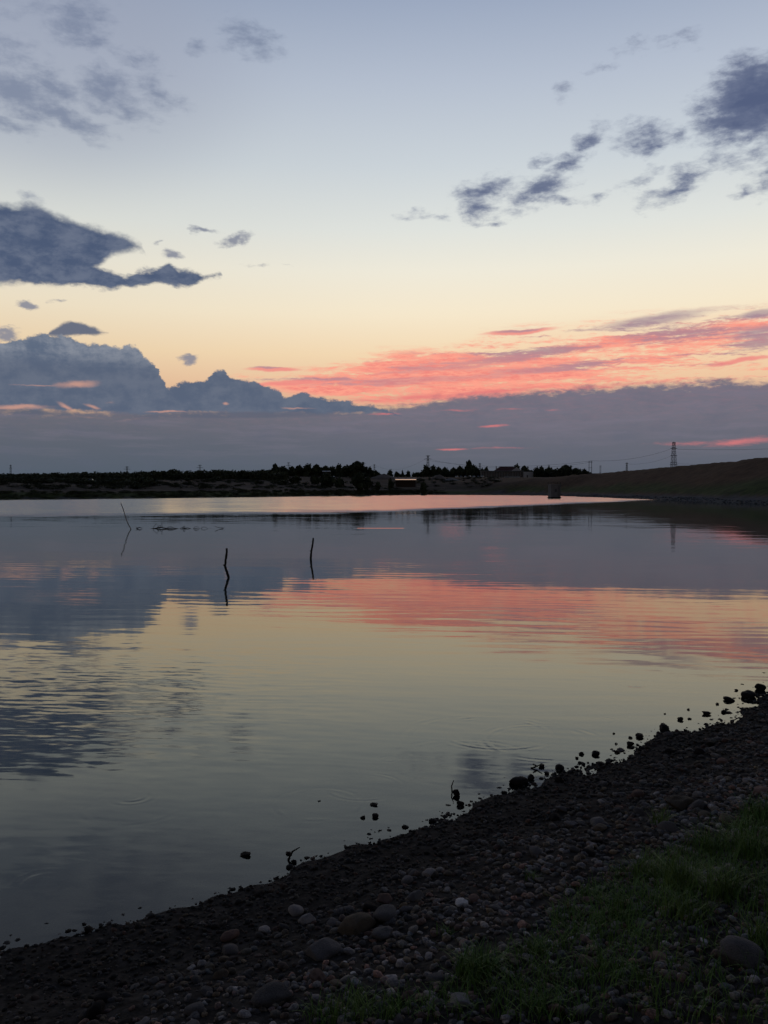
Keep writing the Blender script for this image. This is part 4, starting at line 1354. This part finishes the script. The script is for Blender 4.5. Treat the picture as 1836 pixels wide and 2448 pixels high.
# ------------------------------------------------------------------ intake tower in the water
BR = simple('weathered_blockwork', (0.125, 0.120, 0.128), .9, .3, 1.2)
BRd = simple('dark_slot', (0.015, 0.015, 0.017), .9, .1, 1.0)
dT = 292.0; xT = ray(1325, 1190)[0] * dT
root = empty('intake_tower', (xT, dT, 0), .12)
tag(root, 'squat square grey masonry tower standing in the water before the dam', 'tower')
m = MB(); m.box(-1.8, 1.8, -1.8, 1.8, -2, .35); m.build('footing', BRd, root)
m = MB()
for k in range(7): m.box(-1.62, 1.62, -1.62, 1.62, .352 + k * .57, .352 + k * .57 + .53)
m.box(-1.56, 1.56, -1.56, 1.56, .36, 4.33); m.build('shaft', BR, root)
m = MB(); m.box(-1.75, 1.75, -1.75, 1.75, 4.345, 4.6); m.build('cap', BR, root)
m = MB()
for x_ in (-1.6, 1.6):
    for y_ in (-1.6, 1.6): m.box(x_ - .05, x_ + .05, y_ - .05, y_ + .05, 4.60, 5.35)
for z_ in (4.95, 5.3):
    m.box(-1.55, 1.55, -1.63, -1.57, z_, z_ + .05); m.box(-1.55, 1.55, 1.57, 1.63, z_, z_ + .05); m.box(-1.63, -1.57, -1.55, 1.55, z_, z_ + .05); m.box(1.57, 1.63, -1.55, 1.55, z_, z_ + .05)
m.build('railing', BRd, root)
m = MB(); m.box(-.35, .35, -1.66, -1.60, 2.1, 3.0); m.build('opening', simple('shuttered_opening', (.05, .05, .055)), root)
m = MB()
for k in range(12): m.box(.8, 1.2, -1.68, -1.65, .4 + k * .33, .44 + k * .33)
for x_ in (.78, 1.2): m.box(x_, x_ + .03, -1.69, -1.64, .35, 4.3)
m.build('ladder', BRd, root)

# ------------------------------------------------------------------ lit canopy
RED = simple('red_roof_sheet', (0.09, 0.028, 0.022), .6, .2, 1)
STEEL = simple('dull_steel', (0.05, 0.05, 0.055), .6, .2, 1)
dC_ = 520.0
xa = ray(945, 1146)[0] * dC_; xb = ray(995, 1146)[0] * dC_; zt = hgt(1146.5, dC_); zg = min(at_dist(970, dC_)[2], zt - 3.2)
cx = (xa + xb) / 2; hw = (xb - xa) / 2; hh = zt - zg
root = empty('canopy', (cx, dC_, zg))
tag(root, 'open red-roofed canopy with a glowing strip light along its front edge', 'canopy')
m = MB(); m.poly([(-hw - .3, -.2, hh + .30), (hw + .3, -.2, hh + .30), (hw + .3, 5, hh + 1.1), (-hw - .3, 5, hh + 1.1), (-hw - .3, -.2, hh + .18), (hw + .3, -.2, hh + .18), (hw + .3, 5, hh + .98), (-hw - .3, 5, hh + .98)],
    [(0, 1, 2, 3), (7, 6, 5, 4), (0, 4, 5, 1), (1, 5, 6, 2), (2, 6, 7, 3), (3, 7, 4, 0)]); m.build('roof', RED, root)
LAMP = simple('strip_light', (.8, .8, .8), .5, .0, 1, emit=((1.0, .62, .42, 1), 0.72))
m = MB(); m.box(-hw, hw, -.34, -.22, hh - .12, hh + .17); m.build('strip_light', LAMP, root)
for x_ in (-hw + .2, hw - .2):
    for y_ in (0.0, 4.6):
        m = MB(); m.box(x_ - .12, x_ + .12, y_ - .12, y_ + .12, -.5, hh + (.15 if y_ < 1 else .85)); m.build('post', STEEL, root)
m = MB(); m.box(-hw + .4, hw - .4, 4.4, 4.55, 0, hh * .9); m.build('back_wall', simple('brown_boarding', (.028, .022, .021), .9, .3, 2), root)

# ------------------------------------------------------------------ house with a hipped roof and the long building before it
WALL = simple('dull_white_wall', (0.30, 0.31, 0.34), .8, .1, .8)
GLZ = simple('dark_glass', (0.02, 0.022, 0.026), .25, .1, 1, spec=.5)
ROOF = simple('dark_red_tiles', (0.050, 0.020, 0.020), .8, .25, 2)
ROOFP = simple('pale_sheet_roof', (0.17, 0.19, 0.22), .5, .15, 1)
dH = 700.0; k_ = dH / FPX
x0 = ray(1183, 1120)[0] * dH; x1 = ray(1240, 1120)[0] * dH; zg = at_dist(1210, dH)[2]
zr = hgt(1115, dH) - zg; ze = hgt(1126, dH) - zg
hw = (x1 - x0) / 2
root = empty('house', ((x0 + x1) / 2, dH, zg)); tag(root, 'house with a dark red hipped roof and a pale gable at its right', 'house')
m = MB(); m.box(-hw + .6, hw - .6, .6, 8.4, -1, ze - .02); m.build('wall', WALL, root)
m = MB(); m.poly([(-hw - .3, 0, ze), (hw + .3, 0, ze), (hw + .3, 9, ze), (-hw - .3, 9, ze), (-hw + 4.5, 4.5, zr), (hw - 4.0, 4.5, zr)], [(3, 2, 1, 0), (0, 1, 5, 4), (1, 2, 5), (2, 3, 4, 5), (3, 0, 4)])
rf = m.build('roof', ROOF, root)
m = MB(); gx0 = ray(1222, 1120)[0] * dH - (x0 + x1) / 2; gx1 = ray(1247, 1120)[0] * dH - (x0 + x1) / 2; zg2 = hgt(1117, dH) - zg
m.poly([(gx0, -1.2, ze + .02), (gx1, -1.2, ze + .02), ((gx0 + gx1) / 2, -1.2, zg2), (gx0, -1.0, ze + .02), (gx1, -1.0, ze + .02), ((gx0 + gx1) / 2, -1.0, zg2)], [(0, 1, 2), (5, 4, 3), (0, 3, 4, 1), (1, 4, 5, 2), (2, 5, 3, 0)])
m.build('gable', WALL, root)
for q in range(4):
    m = MB(); xx = -hw + 2.5 + q * (2 * hw - 5) / 3; m.box(xx - .6, xx + .6, .55, .58, 1.0, 2.3); m.build('window', GLZ, root)
m = MB(); m.box(-hw + 1.2, -hw + 1.9, 3.2, 3.9, ze, zr + .2); m.build('chimney', WALL, rf)

dL_ = 670.0
x0 = ray(1151, 1130)[0] * dL_; x1 = ray(1274, 1130)[0] * dL_; zg = at_dist(1215, dL_)[2]
zt = hgt(1126.5, dL_) - zg; hw = (x1 - x0) / 2
root = empty('long_building', ((x0 + x1) / 2, dL_, zg)); tag(root, 'long low flat-roofed building with a glazed front and a white end wall', 'building')
m = MB(); m.box(-hw, hw - 7.5, 1.0, 8, -1.5, zt - .02); m.build('wall', simple('grey_render', (.09, .095, .10), .8, .15, 1), root)
m = MB(); m.box(hw - 7.4, hw, -1.2, 8.1, -1.5, zt - .45); m.build('end_wall', WALL, root)
m = MB(); m.box(-hw - .5, hw - 6.9, -.2, 8.6, zt, zt + .38); m.build('roof', ROOFP, root)
for q in range(8):
    m = MB(); xx = -hw + 1.8 + q * (2 * hw - 9.5) / 7.4; m.box(xx - 1.3, xx + 1.3, .93, .97, .4, zt - .6); w_ = m.build('window', GLZ, root)
    m = MB(); m.box(xx - .04, xx + .04, .88, .925, .4, zt - .6); m.build('mullion', WALL, w_)
m = MB(); m.box(hw - 5.0, hw - 4.0, -1.26, -1.22, 0, 2.1); m.build('door', GLZ, root)

# boundary wall before the buildings
x0 = ray(1205, 1138)[0] * 655; x1 = ray(1243, 1138)[0] * 655; z = at_dist(1225, 655)[2]
m = MB(); m.box(x0, x1, -.15, .15, -.5, .8); m.box(x0 - .05, x1 + .05, -.2, .2, .803, .92)
tag(m.build('boundary_wall', ROOFP, loc=(0, 655, z)), 'pale low wall in front of the long building', 'wall')

# ------------------------------------------------------------------ parked cars in front of the trees
def car_proto(col):
    root = empty('parked_car', (0, 0, 0))
    body = MB()
    sec = [(-2.2, .45, .62), (-2.15, .35, .82), (-1.35, .32, .92), (1.1, .32, .95), (2.05, .35, .88), (2.2, .42, .7)]
    vs = []
    for x_, zb, zt_ in sec:
        vs += [(x_, -.85, zb), (x_, -.88, zt_ - .15), (x_, -.78, zt_), (x_, .78, zt_), (x_, .88, zt_ - .15), (x_, .85, zb)]
    fs = []
    for i in range(len(sec) - 1):
        for k in range(6): fs.append((i * 6 + k, i * 6 + (k + 1) % 6, (i + 1) * 6 + (k + 1) % 6, (i + 1) * 6 + k))
    fs += [tuple(range(6))[::-1], tuple(30 + k for k in range(6))]
    body.poly(vs, fs)
    body.build('body', col, root, smooth=False)
    m = MB(); m.poly([(-1.2, -.76, .93), (1.35, -.76, .95), (1.35, .76, .95), (-1.2, .76, .93), (-.5, -.62, 1.42), (.95, -.62, 1.42), (.95, .62, 1.42), (-.5, .62, 1.42)], [(0, 1, 5, 4), (1, 2, 6, 5), (2, 3, 7, 6), (3, 0, 4, 7)])
    m.build('window', GLZ, root)
    m = MB(); m.poly([(-.5, -.63, 1.423), (.95, -.63, 1.423), (.95, .63, 1.423), (-.5, .63, 1.423), (-.4, -.55, 1.47), (.85, -.55, 1.47), (.85, .55, 1.47), (-.4, .55, 1.47)], [(0, 1, 5, 4), (1, 2, 6, 5), (2, 3, 7, 6), (3, 0, 4, 7), (4, 5, 6, 7)])
    m.build('roof', col, root)
    for x_ in (-1.4, 1.35):
        for y_ in (-.86, .86):
            m = MB(); m.tube([(x_, y_ - .1, .33), (x_, y_ + .1, .33)], .33, 14); m.build('wheel', BRd, root)
    return root
CARC = [simple('car_paint_silver', (.30, .33, .37), .35, .05, 1, spec=.5), simple('car_paint_dark', (.04, .045, .06), .35, .05, 1, spec=.5), simple('car_paint_white', (.55, .56, .58), .4, .05, 1, spec=.5)]
protos = [car_proto(c) for c in CARC]
used = [False] * 3
def car(px, d, kind, label, rz=0.0, group=None):
    x, y, z = at_dist(px, d)
    r = protos[kind]
    if used[kind]:
        n_ = r.copy(); COL.objects.link(n_)
        for ch in r.children:
            c = ch.copy(); COL.objects.link(c); c.parent = n_
        r = n_
    used[kind] = True
    r.location = (x, y, z); r.rotation_euler = (0, 0, rz)
    tag(r, label, 'car', group)
car(216, 372, 2, 'small white vehicle parked alone at the foot of the left woodland', .05)
lab = ['silver car leftmost in the row under the trees', 'dark car second in the row under the trees', 'silver car third in the row under the trees', 'white car in the middle of the row under the trees',
       'silver car just right of the white one in the row', 'dark car left of the blue-grey end of the row', 'silver car nearest the long building in the row']
for q, kd in enumerate([0, 1, 0, 2, 0, 1, 0]):
    car(1092 + q * 10.2, 668 - q * 2, kd, lab[q], R(70 + 8 * (q % 3)), 'cars parked in a row under the trees')

# dinghy-like pile of pale pipes by the shore track
x, y, z = at_dist(1176, 560)
PIPE = simple('pale_pipe', (.20, .19, .19), .6, .1, 1)
root = empty('pipe_stack', (x, y, z), .1); tag(root, 'loose stack of pale pipes on the slope below the buildings', 'pipe stack')
for q, (y_, z_, o_) in enumerate([(0, .25, 0), (.6, .25, 1.2), (1.2, .25, -1), (.3, .72, .5), (.9, .72, 3.2)]):
    m = MB(); m.tube([(-4 + o_, y_, z_), (3.5 + o_, y_, z_)], .25, 10); m.build('pipe', PIPE, root, smooth=True)

# heaps of spoil
HEAP = simple('spoil_heap', (0.085, 0.072, 0.066), .95, .35, .5)
HEAP2 = simple('gravel_heap', (0.105, 0.105, 0.11), .95, .3, .7)
def heap(px, base, top, w, d, mat, label):
    x, y, z = at_dist(px, d); r = w / FPX * d / 2; H_ = (base - top) / FPX * d
    n = 26; vs = []; fs = []
    for i in range(n + 1):
        for k in range(n + 1):
            u = -1.3 + 2.6 * i / n; v = -1.3 + 2.6 * k / n
            rr2 = math.hypot(u, v) + .12 * float(vnoise(u * 3, v * 3, 1, px))
            h = H_ * max(0, 1 - rr2) ** .9 * (1 + .3 * float(vnoise(u * 4, v * 4, 1, px + 3)))
            vs.append((u * r, v * r * .8, h - (.6 if rr2 > 1 else 0)))
    for i in range(n):
        for k in range(n):
            a = i * (n + 1) + k; fs.append((a, a + n + 1, a + n + 2, a + 1))
    m = MB(); m.poly(vs, fs)
    tag(m.build('spoil_heap', mat, smooth=True, loc=(x, y, z)), label, 'heap')
heap(1047, 1147, 1135, 44, 600, HEAP, 'brown pointed spoil heap right of the lit canopy')
heap(1078, 1150, 1143, 42, 570, HEAP2, 'flatter grey gravel heap in front of the brown pointed one')
heap(918, 1147, 1136, 70, 600, HEAP, 'broad brown mound left of the lit canopy')

# slipway and kerb
CON = simple('worn_concrete', (0.13, 0.135, 0.14), .9, .25, .5)
xa = ray(1072, 1183)[0] * 494; xb = ray(1118, 1183)[0] * 494
m = MB()
z1 = hgt(1166, 530)
m.poly([(xa + 3, 488, -.5), (xb - 1, 488, -.5), (xb - 5, 530, z1), (xa - 2, 530, z1), (xa + 3, 488, -1.2), (xb - 1, 488, -1.2), (xb - 5, 530, z1 - 1.5), (xa - 2, 530, z1 - 1.5)],
       [(0, 1, 2, 3), (7, 6, 5, 4), (0, 4, 5, 1), (1, 5, 6, 2), (2, 6, 7, 3), (3, 7, 4, 0)])
tag(m.build('slipway', CON), 'pale concrete slipway running down into the water on the far shore', 'slipway')
def kerb(pxa, pxb, py, d, h, label, mat=CON):
    xa = ray(pxa, py)[0] * d; xb = ray(pxb, py)[0] * d
    n = 12; zt_ = hgt(py, d); m = MB()
    m.box(xa, xb, d - .2, d + .2, zt_ - h, zt_)
    for i in range(n): 
        x_ = xa + (xb - xa) * (i + .5) / n; m.box(x_ - .15, x_ + .15, d - .32, d - .203, zt_ - h, zt_ - .1)
    tag(m.build('retaining_wall', mat), label, 'wall')
kerb(895, 1062, 1165, 510, 1.2, 'long low retaining wall above the bank, below the lit canopy')
kerb(470, 640, 1138, 560, 1.0, 'pale track edge high on the left slope under the woodland', simple('pale_earth', (.05, .045, .043), .95, .2, .5))
kerb(780, 835, 1166, 420, .6, 'short low wall at the waterside below the scrub')
# outbuilding roofs showing among the trees
for pxa, pxb, py, d, lab_ in [(770, 790, 1127, 600, 'pale roof of a small shed among the trees, left of the largest tree'), (783, 800, 1140, 560, 'pale roof of a small shed below the tree row')]:
    xa = ray(pxa, py)[0] * d; xb = ray(pxb, py)[0] * d; zt_ = hgt(py, d); zg = at_dist((pxa + pxb) / 2, d)[2]
    root = empty('shed', ((xa + xb) / 2, d, min(zg, zt_ - 1.5)), 0); hw = (xb - xa) / 2; H_ = zt_ - root.location.z
    m = MB(); m.box(-hw + .2, hw - .2, .2, 3, 0, H_ - .1); m.build('wall', BRd, root)
    m = MB(); m.poly([(-hw, 0, H_), (hw, 0, H_), (hw, 3.4, H_ + .5), (-hw, 3.4, H_ + .5), (-hw, 0, H_ - .08), (hw, 0, H_ - .08), (hw, 3.4, H_ + .42), (-hw, 3.4, H_ + .42)], [(0, 1, 2, 3), (7, 6, 5, 4), (0, 4, 5, 1), (1, 5, 6, 2), (2, 6, 7, 3), (3, 7, 4, 0)]); m.build('roof', WALL, root)
    tag(root, lab_, 'shed')

# ------------------------------------------------------------------ pylons and wires
PY = simple('pylon_steel', (0.06, 0.065, 0.075), .7, .1, 1)
def lattice(px, top, d, w_base, w_top, arms, label, base_py=None, bar=.14, cat='pylon'):
    bar *= .7
    x, y, z = at_dist(px, d)
    H_ = hgt(top, d) - z
    root = empty('pylon', (x, y, z), .15); tag(root, label, cat)
    m = MB(); n = 9
    def c(k, sx, sy):
        t = k / n; w = w_base * (1 - t) ** 1.3 + w_top * (1 - (1 - t) ** 1.3); return (sx * w / 2, sy * w / 2, H_ * t)
    for sx, sy in ((-1, -1), (1, -1), (1, 1), (-1, 1)):
        m.tube([c(k, sx, sy) for k in range(n + 1)], bar, 4)
    for k in range(n):
        for (a, b_) in (((-1, -1), (1, -1)), ((1, -1), (1, 1)), ((1, 1), (-1, 1)), ((-1, 1), (-1, -1))):
            m.tube([c(k, *a), c(k + 1, *b_)], bar * .6, 4, False); m.tube([c(k, *b_), c(k + 1, *a)], bar * .6, 4, False)
    m.build('lattice_mast', PY, root)
    ends = []
    for t, half in arms:
        zz = H_ * t; m = MB(); hw = half
        m.tube([(-hw, 0, zz), (hw, 0, zz)], bar * .9, 5); m.tube([(-hw, 0, zz), (0, 0, zz + .8), (hw, 0, zz)], bar * .8, 4, False)
        m.tube([(-hw, -.3, zz), (hw, -.3, zz)], bar * .7, 4)
        m.build('cross_arm', PY, root)
        ends += [Vector((x - hw, y, z + zz - .6)), Vector((x + hw, y, z + zz - .6))]
    return ends
E1 = lattice(1610, 1057, 700, 5.0, 1.7, [(.985, 1.3), (.83, 3.0), (.64, 3.0), (.45, 3.1), (.40, 3.4)], 'tall lattice pylon with three cross-arms above the dam, largest of the pylons', bar=.2)
E2 = lattice(1023, 1089, 800, 4.0, 1.2, [(.98, 2.1), (.86, 3.6)], 'middle lattice pylon with a wide top arm, above the blocky grove', bar=.16)
E3 = lattice(690, 1105, 1100, 4.0, 1.2, [(.97, 2.2), (.85, 3.6)], 'faint pylon above the left part of the tree row', bar=.18)
E4 = lattice(895, 1110, 1100, 3.5, 1.0, [(.96, 2.0), (.85, 2.4)], 'faint slim pylon right of the largest tree', bar=.15)
E5 = lattice(478, 1111, 1100, 4.0, 1.2, [(.96, 2.6), (.84, 4.2)], 'faint pylon over the woodland, right of its raised bump', bar=.18)
E6 = lattice(304, 1115, 1150, 4.0, 1.2, [(.96, 3.0), (.84, 4.5)], 'faint pylon over the woodland, left of its raised bump', bar=.18)
E7 = lattice(26, 1111, 1000, 2.5, 1.0, [(.95, 1.2), (.8, 1.6)], 'faint thin pylon at the far left edge of the skyline', bar=.13)
E8 = lattice(1147, 1107, 950, 2.5, 1.0, [(.95, 1.8), (.8, 2.2)], 'slim pylon right of the tall round-headed tree', bar=.14)
E9 = lattice(1498, 1106, 800, 1.8, 1.0, [(.96, 1.5)], 'small pylon top poking over the middle of the dam crest', bar=.14)
def twin(px, top, d, sep, label):
    x, y, z = at_dist(px, d); H_ = hgt(top, d) - z
    root = empty('twin_pole', (x, y, z)); tag(root, label, 'power pole')
    for s_ in (-1, 1):
        m = MB(); m.tube([(s_ * sep / 2, 0, -.5), (s_ * sep / 2, 0, H_)], [.22, .17], 8); m.build('pole', PY, root)
    m = MB()
    for t in (1.0, .93, .6): m.tube([(-sep / 2 - .5, 0, H_ * t - .2), (sep / 2 + .5, 0, H_ * t - .2)], .13, 5)
    m.build('cross_bar', PY, root)
    return Vector((x, y, z + H_))
P1 = twin(1411, 1102, 640, 1.9, 'twin-post power pole where the dam crest begins')
P2 = twin(1435, 1113, 900, 1.0, 'small faint twin pole right of the larger twin-post one')
P3 = twin(1312, 1111, 760, 1.0, 'short pole with a cross-bar above the wide tree')
def wire(a, b_, sag, label, r=.05):
    n = 24; m = MB()
    m.tube([a.lerp(b_, i / n) - Vector((0, 0, sag * 4 * (i / n) * (1 - i / n))) for i in range(n + 1)], r, 4)
    tag(m.build('power_line', PY), label, 'power line', 'wires strung between the pylons')
wire(E1[2], P1 + Vector((0, 0, .2)), 3, 'upper wire from the left of the tall pylon down to the twin-post pole', .07)
wire(P1, E2[2] + Vector((0, 0, 0)), 5, 'wire from the twin-post pole over the house towards the middle pylon', .07)
wire(E2[3], P1 + Vector((0, 0, -1)), 6, 'lower wire from the middle pylon over the house', .06)
wire(E1[4], E9[1], 2, 'middle wire from the tall pylon to the small pylon top on the dam', .06)
wire(E1[3], Vector((420, 560, 44)), 5, 'upper wire running right from the tall pylon out of the picture', .07)
wire(E1[7], Vector((420, 560, 30)), 5, 'lower wire running right from the tall pylon behind the dam crest', .06)
wire(E2[2], E4[1], 7, 'wire from the middle pylon left to the faint slim pylon', .06)
wire(E4[0], E3[3], 6, 'wire between the two faint pylons behind the tree row', .06)
